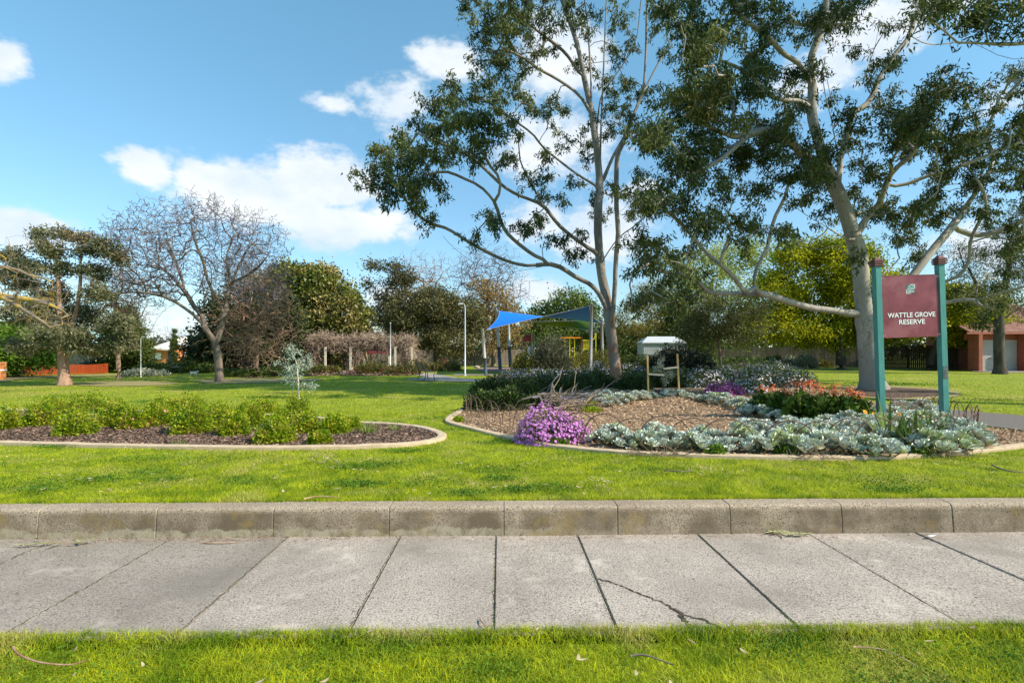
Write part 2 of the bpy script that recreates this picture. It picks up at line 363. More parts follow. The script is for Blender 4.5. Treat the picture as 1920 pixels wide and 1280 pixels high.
    bp = N.new('ShaderNodeBump'); bp.inputs['Strength'].default_value = .55; bp.inputs['Distance'].default_value = .006; L.new(vo.outputs[0], bp.inputs['Height']); L.new(bp.outputs[0], bs.inputs['Normal'])
    return m
M_slab = concrete('pale footpath concrete', (.36, .30, .255), (.53, .45, .385), (.17, .145, .12), stain=(.24, .205, .17))
M_slab2 = concrete('older grey footpath concrete', (.27, .225, .185), (.39, .33, .28), (.16, .14, .115), stain=(.20, .175, .145))
M_kerb = concrete('weathered kerb concrete', (.33, .255, .185), (.47, .38, .28), (.16, .12, .085), kerb=True)

# ground: one sheet with the step down to the footpath
mb = MB(); Yk = 4.70; Yf = 3.06; BIG = 600
rows = [(-60, -.25), (Yf + .05, -.25), (Yf + .06, -.33), (Yk + .04, -.33), (Yk + .05, 0), (30, 0), (80, 0), (BIG, 0)]
xs = [-BIG, -60, -20, 0, 20, 60, BIG]
V = [R(x, y, z - .012) for y, z in rows for x in xs]; k = len(xs)
mb.add(V, [(j * k + i, j * k + i + 1, (j + 1) * k + i + 1, (j + 1) * k + i) for j in range(len(rows) - 1) for i in range(k - 1)])
o = mb.build('ground', M_ground); o['kind'] = 'structure'
# footpath: dirt bed and slabs with open joints
mb = MB(); a = [R(x, y, -.262) for x, y in ((-30, Yf - .12), (30, Yf - .12), (30, Yk + .03), (-30, Yk + .03))]
mb.add(a, [(0, 1, 2, 3)]); o = mb.build('footpath_bed', M_dark); o['kind'] = 'structure'
fp = thing('footpath', None, None); fp['kind'] = 'structure'
jo = [-12.9, -11.8, -10.7, -9.7, -8.7, -7.7, -6.7, -5.75, -4.8, -3.87, -2.9, -1.92, -.955, -.125, .59, 1.65, 2.63, 3.6, 4.6, 5.6, 6.6, 7.6, 8.6, 9.6, 10.6, 11.6, 12.6]
jo = [q + .085 for q in jo]
for i in range(len(jo) - 1):
    x0, x1 = jo[i] + .0035, jo[i + 1] - .0035; bm = bmesh.new()
    tl = RNG.normal() * .003; sk = .02 * math.sin(i * 2.1)
    vs = [bm.verts.new(R(x, y, z)) for z in (-.33, -.25 + tl) for x, y in ((x0, Yf - .03), (x1, Yf - .03), (x1 - sk * 0, Yk - .035), (x0, Yk - .035))]
    for f in ((3, 2, 1, 0), (4, 5, 6, 7), (0, 1, 5, 4), (1, 2, 6, 5), (2, 3, 7, 6), (3, 0, 4, 7)): bm.faces.new([vs[q] for q in f])
    bmesh.ops.bevel(bm, geom=[e for e in bm.edges if all(v.co.z > -.3 for v in e.verts)], offset=.007, segments=2, affect='EDGES')
    me = D.meshes.new('slab'); bm.to_mesh(me); bm.free(); me.materials.append(M_slab2 if jo[i + 1] <= -1.8 else M_slab)
    o = D.objects.new('slab', me); COL.objects.link(o); o.parent = fp
# cracks in the slab right of centre
def ribbon(pts, w, z, m, name, parent=None):
    pts = np.asarray(pts, float); out = []
    for i in range(len(pts) - 1):
        for t in np.linspace(0, 1, 9)[:-1]: out.append(pts[i] * (1 - t) + pts[i + 1] * t + RNG.normal(size=2) * .005)
    out.append(pts[-1]); out = np.array(out); T = np.gradient(out, axis=0); T = unit(T); Nn = np.column_stack([-T[:, 1], T[:, 0]])
    ww = w * RNG.uniform(.35, 1.3, len(out))[:, None]; A = out + Nn * ww; Bq = out - Nn * ww; n = len(out)
    V = np.vstack([np.column_stack([A, np.full(n, z)]), np.column_stack([Bq, np.full(n, z)])])
    mb = MB(); mb.add(V, [(i, i + 1, n + i + 1, n + i) for i in range(n - 1)]); return mb.build(name, m, parent)
M_joint = mat('mossy joint dirt', (.05, .04, .028), (.10, .085, .05), scale=3, c3=(.08, .11, .02), s3=5)
for xj in jo[8:22]: ribbon([R(xj, y)[:2] for y in np.linspace(Yf - .02, Yk - .04, 12)], .003, -.2435, M_joint, 'joint_fill', fp)
def gp(px, py): return G(px, py, -.25)[:2]
ribbon([gp(*q) for q in ((1122, 1086), (1160, 1096), (1200, 1113), (1245, 1130), (1262, 1142), (1274, 1148))], .007, -.2455, M_dark, 'crack', fp)
ribbon([gp(*q) for q in ((1262, 1140), (1280, 1152), (1320, 1162), (1348, 1176), (1362, 1182))], .008, -.2453, M_dark, 'crack', fp)
ribbon([gp(*q) for q in ((1274, 1148), (1284, 1162), (1296, 1178))], .014, -.2451, M_dark, 'crack', fp)

# kerb of precast stones
kb = thing('kerb_wall', 'low weathered grey concrete kerb wall of butted blocks along the footpath', 'kerb', R(0, 4.7))
prof = [(0.0, -.262), (.012, -.10), (.02, -.035), (.026, -.018), (.038, -.006), (.056, .0), (.19, .004), (.20, -.02), (.20, -.262)]
for i in range(-13, 14):
    x0 = .03 + i + .0018; x1 = x0 + .9964; mb = MB(); y0 = 4.655; n = len(prof); dz = RNG.normal() * .0015; dy = RNG.normal() * .0015
    base = R(0, 4.7)
    for xq in (x0, x0 + .006, x1 - .006, x1):
        e = .003 if xq in (x0, x1) else 0
        mb.add([R(xq, y0 + p[0] + dy + (e if p[0] < .1 else -e), p[1] + dz - (e if p[1] > -.1 else 0)) - base for p in prof], np.zeros((0, 4), int))
    for s_ in range(3):
        o0 = s_ * n; mb.F.append((np.array([(o0 + j, o0 + n + j, o0 + n + j + 1, o0 + j + 1) for j in range(n - 1)]), 0, False))
    mb.F.append((np.array([[q for q in range(n)]]), 0, False)); mb.F.append((np.array([[3 * n + q for q in range(n - 1, -1, -1)]]), 0, False))
    mb.build('kerb_stone', M_kerb, kb)
mbm = MB(); base = R(0, 4.7)
mbm.add([R(x, y, z) - base for x, y, z in ((-13, 4.70, -.26), (13.9, 4.70, -.26), (13.9, 4.70, -.03), (-13, 4.70, -.03))], [(0, 1, 2, 3)])
mbm.build('mortar', M_dark, kb)

# ---- garden beds
bedL = [G(*q)[:2] for q in ((-700, 808), (-500, 824), (-250, 829), (0, 832), (200, 837), (420, 841), (570, 841), (700, 838), (780, 833), (818, 826), (829, 819), (812, 809), (775, 801), (735, 797), (660, 793), (560, 782), (420, 776), (250, 772), (100, 771), (-100, 770), (-400, 772))]
bedL = smoothpoly(bedL)
frontR = [G(*q)[:2] for q in ((2250, 800), (2050, 822), (1920, 836), (1850, 845), (1760, 853), (1650, 859), (1500, 860), (1300, 855), (1160, 849), (1030, 836), (960, 822), (880, 803), (845, 793), (843, 785), (862, 772), (885, 757), (902, 742), (905, 730), (915, 715), (930, 704), (960, 698))]
bedR = [G(*q)[:2] for q in ((1010, 694), (1150, 694), (1400, 696), (1495, 702), (1535, 724), (1610, 748), (1700, 766), (1790, 780), (1835, 799), (1920, 810), (2050, 818))]
bedRp = smoothpoly(frontR + bedR)
edgeR = smoothpoly(frontR[:-1], False)
sheet('mulch_bed', bedL, .012, M_mulch); sheet('mulch_bed', bedRp, .012, M_mulch2)
def edging(name, line, w, h, label, closed):
    line = np.asarray(line); n = len(line)
    T = (np.roll(line, -1, 0) - np.roll(line, 1, 0)) if closed else np.gradient(line, axis=0); T = unit(T); Nn = np.column_stack([-T[:, 1], T[:, 0]])
    pr = [(-w / 2, -.02), (-w / 2, h * .8), (-w * .36, h), (w * .36, h), (w / 2, h * .8), (w / 2, -.02)]; k = len(pr)
    V = np.stack([np.column_stack([line + Nn * a_, np.full(n, z)]) for a_, z in pr], 1).reshape(-1, 3)
    V[:, 2] += (V[:, 2] > 0) * np.repeat(RNG.normal(size=n) * .002, k)
    m = n if closed else n - 1
    mb = MB(); mb.add(V, [(i * k + j, ((i + 1) % n) * k + j, ((i + 1) % n) * k + j + 1, i * k + j + 1) for i in range(m) for j in range(k - 1)][::1])
    o = mb.build(name, M_edge); bm = bmesh.new(); bm.from_mesh(o.data); bmesh.ops.recalc_face_normals(bm, faces=bm.faces[:]); bm.to_mesh(o.data); bm.free()
    return tag(o, label, 'edging')
edging('garden_edging', bedL, .14, .045, 'tan concrete edging looping around the rounded left rose bed', True)
edging('garden_edging', edgeR, .14, .04, 'tan concrete edging curving along the front of the succulent bed', False)

# paths, soil, softfall
pathR = [G(*q)[:2] for q in ((1700, 768), (1782, 769), (1920, 780), (2400, 812), (2600, 870), (2200, 832), (1920, 808), (1829, 797), (1760, 790), (1700, 782))]
sheet('path', pathR, .016, M_asph)
pathM = [G(*q)[:2] for q in ((765, 713), (910, 716.5), (985, 717), (985, 713), (905, 711), (862, 709), (838, 704.5), (812, 700), (760, 697), (700, 694), (560, 692), (560, 694.5), (700, 697), (765, 701), (795, 705), (790, 709), (765, 711))]
sheet('path', pathM, .010, M_pave)
pathF = [G(*q)[:2] for q in ((850, 703.5), (1000, 704), (1000, 702), (850, 701.5))]
sheet('path', pathF, .014, M_pave)
soft = smoothpoly([G(*q)[:2] for q in ((893, 692), (915, 688), (1000, 687), (1000, 697), (930, 697), (900, 695))]); sheet('softfall', soft, .012, M_pink)
bedP = [G(*q)[:2] for q in ((440, 706), (520, 706.5), (620, 703.5), (720, 704), (775, 703), (790, 700), (760, 694), (560, 691), (400, 692))]
bedP = smoothpoly(bedP); sheet('mulch_bed', bedP, .018, M_mulch)
soils = []
for pts in (((140, 718), (230, 714), (330, 717), (300, 722), (200, 724), (150, 722)), ((370, 713), (450, 709), (600, 710), (560, 716), (430, 719), (385, 718)), ((1560, 728), (1640, 722), (1770, 730), (1800, 742), (1700, 750), (1600, 742)),
            ((0, 716), (60, 710), (250, 703), (250, 701), (40, 706), (-60, 712))):
    s_ = smoothpoly([G(*q)[:2] for q in pts]); soils.append(s_); sheet('soil', s_, .004 + .003 * len(soils), M_soil)
s_ = smoothpoly([G(*q)[:2] for q in ((1600, 730), (1660, 727), (1760, 732), (1775, 740), (1680, 746), (1600, 740))]); sheet('mulch_bed', s_, .022, M_mulch)
NOGRASS = [bedL, bedRp, pathR, pathM, pathF, soft, bedP] + [s_]

# ---- grass blades
def grass(name, label, n, xr, yr, z, Lr, w, yexp=1, lean=.5, segs=1, mask=True, ypow=None, extra=None):
    u = RNG.random(n); y0, y1 = yr
    Y = 1 / (1 / y0 + u * (1 / y1 - 1 / y0)) if yexp else y0 + u * (y1 - y0)       # thins with distance
    X = (RNG.random(n) * 2 - 1) * (Y * xr + .6)
    if yexp == 0: X = (RNG.random(n) * 2 - 1) * xr
    Xr = X * math.cos(YAW) - Y * math.sin(YAW) if yexp == 0 or yr[0] < 6 else X; Yr = X * math.sin(YAW) + Y * math.cos(YAW) if yexp == 0 or yr[0] < 6 else Y
    X, Y = Xr, Yr; k = np.ones(n, bool)
    if mask:
        for p in NOGRASS: k &= ~inpoly(X, Y, p)
        for p in soils: k &= ~(inpoly(X, Y, p) & (RNG.random(n) < .6))
    X, Y = X[k], Y[k]; n = len(X); sc = np.maximum(Y / 5, .6) if yexp else np.ones(n)
    # clumps: length varies with a patchy field
    cl = .5 + .5 * np.sin(X * 3.1 + np.sin(Y * 2.3) * 2) * np.sin(Y * 3.7 + np.cos(X * 1.7) * 2)
    Ln = RNG.uniform(*Lr, n) * (.7 + .6 * cl); an = RNG.random(n) * 6.283; la = RNG.random(n) * lean * Ln
    Z = np.full(n, z); B = np.column_stack([X, Y, Z]); wd = w * sc * RNG.uniform(.6, 1.3, n)
    sa = RNG.random(n) * 6.283; S = np.column_stack([np.cos(sa), np.sin(sa) * .6, np.zeros(n)]) * wd[:, None] / 2
    Tl = np.column_stack([np.cos(an) * la, np.sin(an) * la, Ln])
    Md = np.column_stack([np.cos(an) * la * .3, np.sin(an) * la * .3, Ln * .6])
    mb = MB()
    if segs == 1: V = np.stack([B - S, B + S, B + Tl], 1).reshape(-1, 3); mb.add(V, np.arange(3 * n).reshape(n, 3))
    else:
        V = np.stack([B - S, B + S, B + Md + S * .8, B + Md - S * .8, B + Tl], 1).reshape(-1, 3); i = np.arange(n)[:, None] * 5
        mb.add(V, i + np.array([[0, 1, 2, 3]])); mb.F.append((i + mb.n - 5 * n + np.array([[3, 2, 4]]), 0, False))
    return tag(mb.build(name, M_grass), label, 'grass', kind='stuff')
grass('grass', 'short bright green grass of the verge in front of the footpath', 170000, 4.2, (1.6, 3.08), -.262, (.02, .045), .0038, yexp=0, lean=2.0, segs=2, mask=False)
grass('grass', 'short bright yellow-green grass of the park lawn behind the kerb', 330000, 1.06, (4.87, 12), -.008, (.015, .034), .005, lean=1.7)
grass('grass', 'mown grass of the park lawn farther back', 130000, 1.06, (11, 34), -.008, (.015, .035), .006, lean=1.6)
# ragged fringe over the footpath edge and against the kerb back
for (yy, nn, zz) in ((Yf - .02, 9000, -.262), (Yk + .175, 9000, -.008)):
    n = nn; X = (RNG.random(n) * 2 - 1) * (4.2 if yy < 4 else 6); Y = yy + RNG.normal(size=n) * .02 + .012 * np.sin(X * 5) + .01 * np.sin(X * 13)
    B = np.column_stack([X * math.cos(YAW) - Y * math.sin(YAW), X * math.sin(YAW) + Y * math.cos(YAW), np.full(n, zz)])
    L_ = RNG.uniform(.02, .06, n); a = RNG.random(n) * 6.28; mb = MB(); S = np.column_stack([np.cos(a), np.sin(a), 0 * a]) * .0022
    T_ = B + np.column_stack([RNG.normal(size=n) * .02, RNG.normal(size=n) * .02 + (.012 if yy < 4 else -.005), L_])
    mb.add(np.stack([B - S, B + S, T_], 1).reshape(-1, 3), np.arange(3 * n).reshape(n, 3))
    tag(mb.build('grass', M_grass), 'ragged grass fringe ' + ('over the near edge of the footpath' if yy < 4 else 'along the back of the kerb wall'), 'grass', kind='stuff')

# ---- mulch chips
def chips(label, poly, n, m, s0, s1, z=.014, ymax=99, hfun=None):
    p = np.asarray(poly); lo = p.min(0); hi = p.max(0); hi[1] = min(hi[1], ymax); lo[0] = max(lo[0], -lo[1] * 1.4 - 3)
    X = RNG.uniform(lo[0], hi[0], n); Y = lo[1] + (hi[1] - lo[1]) * RNG.random(n) ** 1.3; k = inpoly(X, Y, p); X, Y = X[k], Y[k]; n = len(X)
    Z = z + RNG.random(n) * .018 + (hfun(X, Y) if hfun else 0); L_ = RNG.uniform(s0, s1, n) * np.maximum(1, Y / 11); w = L_ * RNG.uniform(.2, .45, n)
    a = RNG.random(n) * 6.28; D1 = np.column_stack([np.cos(a), np.sin(a), RNG.normal(size=n) * .35]); D2 = unit(np.cross(D1, RNG.normal(size=(n, 3)) * .5 + [0, 0, 1]))
    C = np.column_stack([X, Y, Z]); A = D1 * L_[:, None] / 2; Bq = D2 * w[:, None] / 2
    mb = MB(); mb.add(np.stack([C - A - Bq, C + A - Bq * .8, C + A * .9 + Bq, C - A * 1.05 + Bq * .7], 1).reshape(-1, 3), np.arange(4 * n).reshape(n, 4))
    return tag(mb.build('mulch_chips', m), label, 'mulch', kind='stuff')
chips('dark brown bark mulch covering the rose bed', bedL, 60000, M_chip_d, .02, .06)
def moundh(X, Y): return .16 * np.exp(-(((X - 4.55) / .55) ** 2 + ((Y - 15.9) / 1.0) ** 2))
chips('pale tan woodchip mulch covering the succulent bed', bedRp, 75000, M_chip_l, .025, .07, ymax=19, hfun=moundh)
chips('dark brown bark pieces among the woodchips', bedRp, 26000, M_chip_d, .02, .05, ymax=18, hfun=moundh)  # darker chips strewn at random among the pale ones
chips('bark mulch in the bed before the vine arbour', bedP, 9000, M_chip_d, .04, .09)
mb = MB(); k = 24; rr = np.linspace(0, 1, 9); V = []
for q in rr:
    for j in range(k): x = 4.55 + math.cos(j / k * 6.283) * q * 1.5; y = 15.9 + math.sin(j / k * 6.283) * q * 2.4; V.append((x, y, .008 + float(moundh(x, y)) * 1.0))
mb.add(V, [(i * k + j, i * k + (j + 1) % k, (i + 1) * k + (j + 1) % k, (i + 1) * k + j) for i in range(8) for j in range(k)], 0, True)
o = mb.build('mulch_mound', M_mulch2); o['kind'] = 'structure'

# clover and flat weeds in patches
def clover(label, n, npatch, yr, xr, z, s, verge=False):
    mb = MB(); C = []
    for _ in range(npatch):
        u = random.random(); Y = 1 / (1 / yr[0] + u * (1 / yr[1] - 1 / yr[0])); X = random.uniform(-1, 1) * (xr if verge else Y); r = random.uniform(.12, .4) * (1 if verge else Y / 7); k = n // npatch
        C.append(np.column_stack([X + RNG.normal(size=k) * r, Y + RNG.normal(size=k) * r * .6, z + RNG.random(k) * .022]))
    C = np.vstack(C); ok = np.ones(len(C), bool)
    for p in NOGRASS: ok &= ~inpoly(C[:, 0], C[:, 1], p)
    if not verge: ok &= C[:, 1] > 4.95 + C[:, 0] * math.sin(YAW)
    else: ok &= C[:, 1] < 3.0 + C[:, 0] * math.sin(YAW)
    C = C[ok]; Dr = RNG.normal(size=C.shape) * [1, 1, .25] + [0, 0, .3]; sc = np.maximum(1, C[:, 1] / 9) * s * RNG.uniform(.7, 1.3, len(C)); leaves(mb, C, Dr, sc, sc * .9)
    return tag(mb.build('clover', mat('clover leaves', (.07, .15, .012), (.14, .25, .02), scale=4, island=.3, transl=.2)), label, 'clover', kind='stuff')
clover('darker clover patches in the park lawn', 36000, 60, (5, 24), 1, .004, .016)
clover('darker clover patches in the near verge', 12000, 14, (1.9, 3.0), 3.2, -.25, .013, True)

# ================================================================== TREES
def barkmat(name, a, b, c3=None, st=(1, 1, .35), s=3, s3=1.2): return mat(name, a, b, scale=s, detail=9, rough=.85, bump=.8, bscale=9, stretch=st, c3=c3, s3=s3)
def gumbark(name, a, b, peel, crack, amt):
    m = mat(name, a, b, scale=1.6, detail=9, rough=.8, stretch=(1, 1, .4)); nt = m.node_tree; N = nt.nodes; L = nt.links; bs = N['Principled BSDF']; src = bs.inputs['Base Color'].links[0].from_socket
    mp = [n for n in N if n.type == 'MAPPING'][0].outputs[0]; geo = [n for n in N if n.type == 'NEW_GEOMETRY'][0].outputs['Position']; sp = N.new('ShaderNodeSeparateXYZ'); L.new(geo, sp.inputs[0])
    def rng(v, lo, hi, o0=0, o1=1):
        r = N.new('ShaderNodeMapRange'); L.new(v, r.inputs[0]); r.inputs[1].default_value = lo; r.inputs[2].default_value = hi; r.inputs[3].default_value = o0; r.inputs[4].default_value = o1; return r.outputs[0]
    def mth(op, x, y):
        n = N.new('ShaderNodeMath'); n.operation = op; L.new(x, n.inputs[0])
        if isinstance(y, float): n.inputs[1].default_value = y
        else: L.new(y, n.inputs[1])
        return n.outputs[0]
    def mix(f, A, B):
        x = N.new('ShaderNodeMix'); x.data_type = 'RGBA'; L.new(f, x.inputs[0]); L.new(A, x.inputs[6]); x.inputs[7].default_value = (*B, 1); return x.outputs[2]
    n1 = N.new('ShaderNodeTexNoise'); n1.inputs['Scale'].default_value = 3.2; n1.inputs['Detail'].default_value = 9; n1.inputs['Roughness'].default_value = .7; L.new(mp, n1.inputs['Vector'])
    low = rng(sp.outputs[2], .2, 4.5, .20, 0.0)                      # old bark still clings near the ground
    f = rng(mth('ADD', n1.outputs[0], low), .58, .64); col = mix(mth('MULTIPLY', f, amt), src, peel)
    v = N.new('ShaderNodeTexVoronoi'); v.feature = 'DISTANCE_TO_EDGE'; v.inputs['Scale'].default_value = 7; n2 = N.new('ShaderNodeTexNoise'); n2.inputs['Scale'].default_value = 5; n2.inputs['Detail'].default_value = 6; L.new(mp, n2.inputs['Vector'])
    va = N.new('ShaderNodeVectorMath'); va.operation = 'MULTIPLY_ADD'; L.new(n2.outputs['Color'], va.inputs[0]); va.inputs[1].default_value = (.5, .5, .5); L.new(mp, va.inputs[2]); L.new(va.outputs[0], v.inputs['Vector'])
    n3 = N.new('ShaderNodeTexNoise'); n3.inputs['Scale'].default_value = 1.3; L.new(mp, n3.inputs['Vector'])
    col = mix(mth('MULTIPLY', rng(v.outputs['Distance'], .05, .0), rng(n3.outputs[0], .46, .60)), col, crack)
    L.new(col, bs.inputs['Base Color']); bp = N.new('ShaderNodeBump'); bp.inputs['Strength'].default_value = .9; bp.inputs['Distance'].default_value = .03; L.new(n1.outputs[0], bp.inputs['Height']); L.new(bp.outputs[0], bs.inputs['Normal']); return m
M_gumbark = gumbark('smooth grey gum bark', (.17, .155, .135), (.33, .30, .265), (.28, .145, .08), (.10, .06, .04), .85)
M_gumbark2 = gumbark('pale grey gum bark', (.29, .27, .235), (.46, .43, .385), (.22, .19, .155), (.09, .08, .07), .6)
M_brown = barkmat('rough brown bark', (.14, .10, .075), (.30, .22, .16), st=(2, 2, .5), s=4)
M_cedar = barkmat('reddish fibrous bark', (.25, .14, .09), (.46, .30, .22), st=(3, 3, .4), s=3)
M_twig = mat('grey brown twigs', (.15, .115, .09), (.25, .20, .165), scale=1.5, rough=.9, island=.25)
M_twig2 = mat('bluish grey twigs', (.13, .12, .15), (.23, .21, .245), scale=.6, rough=.9, island=.25)
M_twig3 = mat('tan brown twigs', (.24, .15, .095), (.38, .25, .17), scale=1, rough=.9, island=.3)
M_lichen = mat('lichen covered bark', (.20, .16, .12), (.45, .30, .05), scale=3, rough=.9, mid=(.5, .6))
M_elm = barkmat('elm bark', (.12, .092, .07), (.23, .18, .14), st=(2, 2, .6), s=5)
M_darkbark = barkmat('dark bark', (.05, .04, .03), (.11, .09, .07), s=4)
def leafmat(name, a, b, sc=.6, isl=.45, tr=.3, c3=None, s3=.8, hue=.01, rough=.55, mid=(.38, .62)): return mat(name, a, b, scale=sc, detail=3, rough=rough, island=isl, transl=tr, c3=c3, s3=s3, hue=hue, mid=mid)
L_gum = leafmat('gum leaves', (.042, .068, .018), (.105, .135, .036), c3=(.19, .20, .055), s3=.5, tr=.28, isl=.55)
L_gum2 = leafmat('dark gum leaves', (.038, .064, .016), (.10, .130, .030), c3=(.17, .18, .045), s3=.5, tr=.28, isl=.55)
L_fig = leafmat('fig leaves', (.08, .11, .016), (.20, .20, .04), c3=(.42, .33, .12), s3=.35, tr=.15, rough=.4)
L_dark = leafmat('dark evergreen leaves', (.028, .042, .014), (.065, .080, .024), tr=.15)
L_olive = leafmat('olive leaves', (.11, .105, .035), (.20, .18, .07), tr=.2)
L_cedar = leafmat('grey green needles', (.10, .115, .055), (.20, .20, .105), c3=(.22, .175, .10), s3=.4, tr=.15)
L_bright = leafmat('fresh green leaves', (.10, .19, .018), (.19, .30, .03), tr=.4)
L_lime = leafmat('pale lime leaves', (.26, .31, .05), (.40, .44, .11), tr=.45)
L_gold = leafmat('golden yellow green leaves', (.24, .28, .008), (.46, .44, .012), sc=.5, tr=.45, c3=(.15, .19, .008), s3=.45)
L_wattle = leafmat('wattle leaves', (.16, .15, .02), (.30, .24, .03), tr=.35)
L_autumn = leafmat('tan leaves', (.24, .16, .05), (.36, .25, .09), tr=.35)
L_conifer = leafmat('conifer sprays', (.045, .07, .012), (.10, .13, .022), tr=.15)
L_shrub = leafmat('mid green leaves', (.055, .085, .018), (.11, .15, .03), tr=.25)
L_rose = leafmat('rose leaves', (.14, .235, .008), (.42, .48, .016), sc=5, tr=.4, c3=(.40, .36, .05), s3=5)

def limb(sk, pts, Y0, d0=0, d1=0, start=None, step=.3):
    n = len(pts); W_ = [P(p[0], p[1], Y0 + d0 + (d1 - d0) * (i / max(n - 1, 1)) ** 1.4) for i, p in enumerate(pts)]
    return sk.line(W_, start=start, step=step)
def blob_targets(sk, blobs, scale=1.0, dj=1.2, per=None):
    """foliage lobes surveyed as (px, py, r px[, n]) hung at the depth of the nearest limb"""
    out = []; Q = sk.P[:sk.n].copy(); sx = 960 + Q[:, 0] / Q[:, 1] * F; sy = HY - (Q[:, 2] - H) / Q[:, 1] * F
    for b in blobs:
        i = int(np.argmin((sx - b[0]) ** 2 + (sy - b[1]) ** 2)); Y = Q[i, 1] + RNG.normal() * dj; n = b[3] if len(b) > 3 else max(2, int((b[2] / 9.0) ** 2 * scale))
        c = P(b[0], b[1], Y); r = b[2] / F * Y; out.append(ellipsoid_pts(c, (r, r * 1.3, r * .85), n, .2))
    return np.vstack(out)
def fine_twigs(sk, mb, tips_idx, k, ln, r=.004):
    """hair-fine end twigs"""
    pass
def finish_tree(root, sk, bark, rt, rb, crown=None, leafm=None, minr=0, flare=1.5, name='trunk', thin=3, twig=0, twigm=None):
    mb = MB(); off = sk.P[0].copy(); sk.P[:sk.n] -= off; sk.mesh(mb, rt, rb, minr=minr, flare=flare, thin=thin, twig=twig); sk.P[:sk.n] += off
    o = mb.build(name, [bark, twigm] if twigm else bark, root)
    if crown: crown.V = [v - off for v in crown.V]; crown.build('crown', leafm, root)

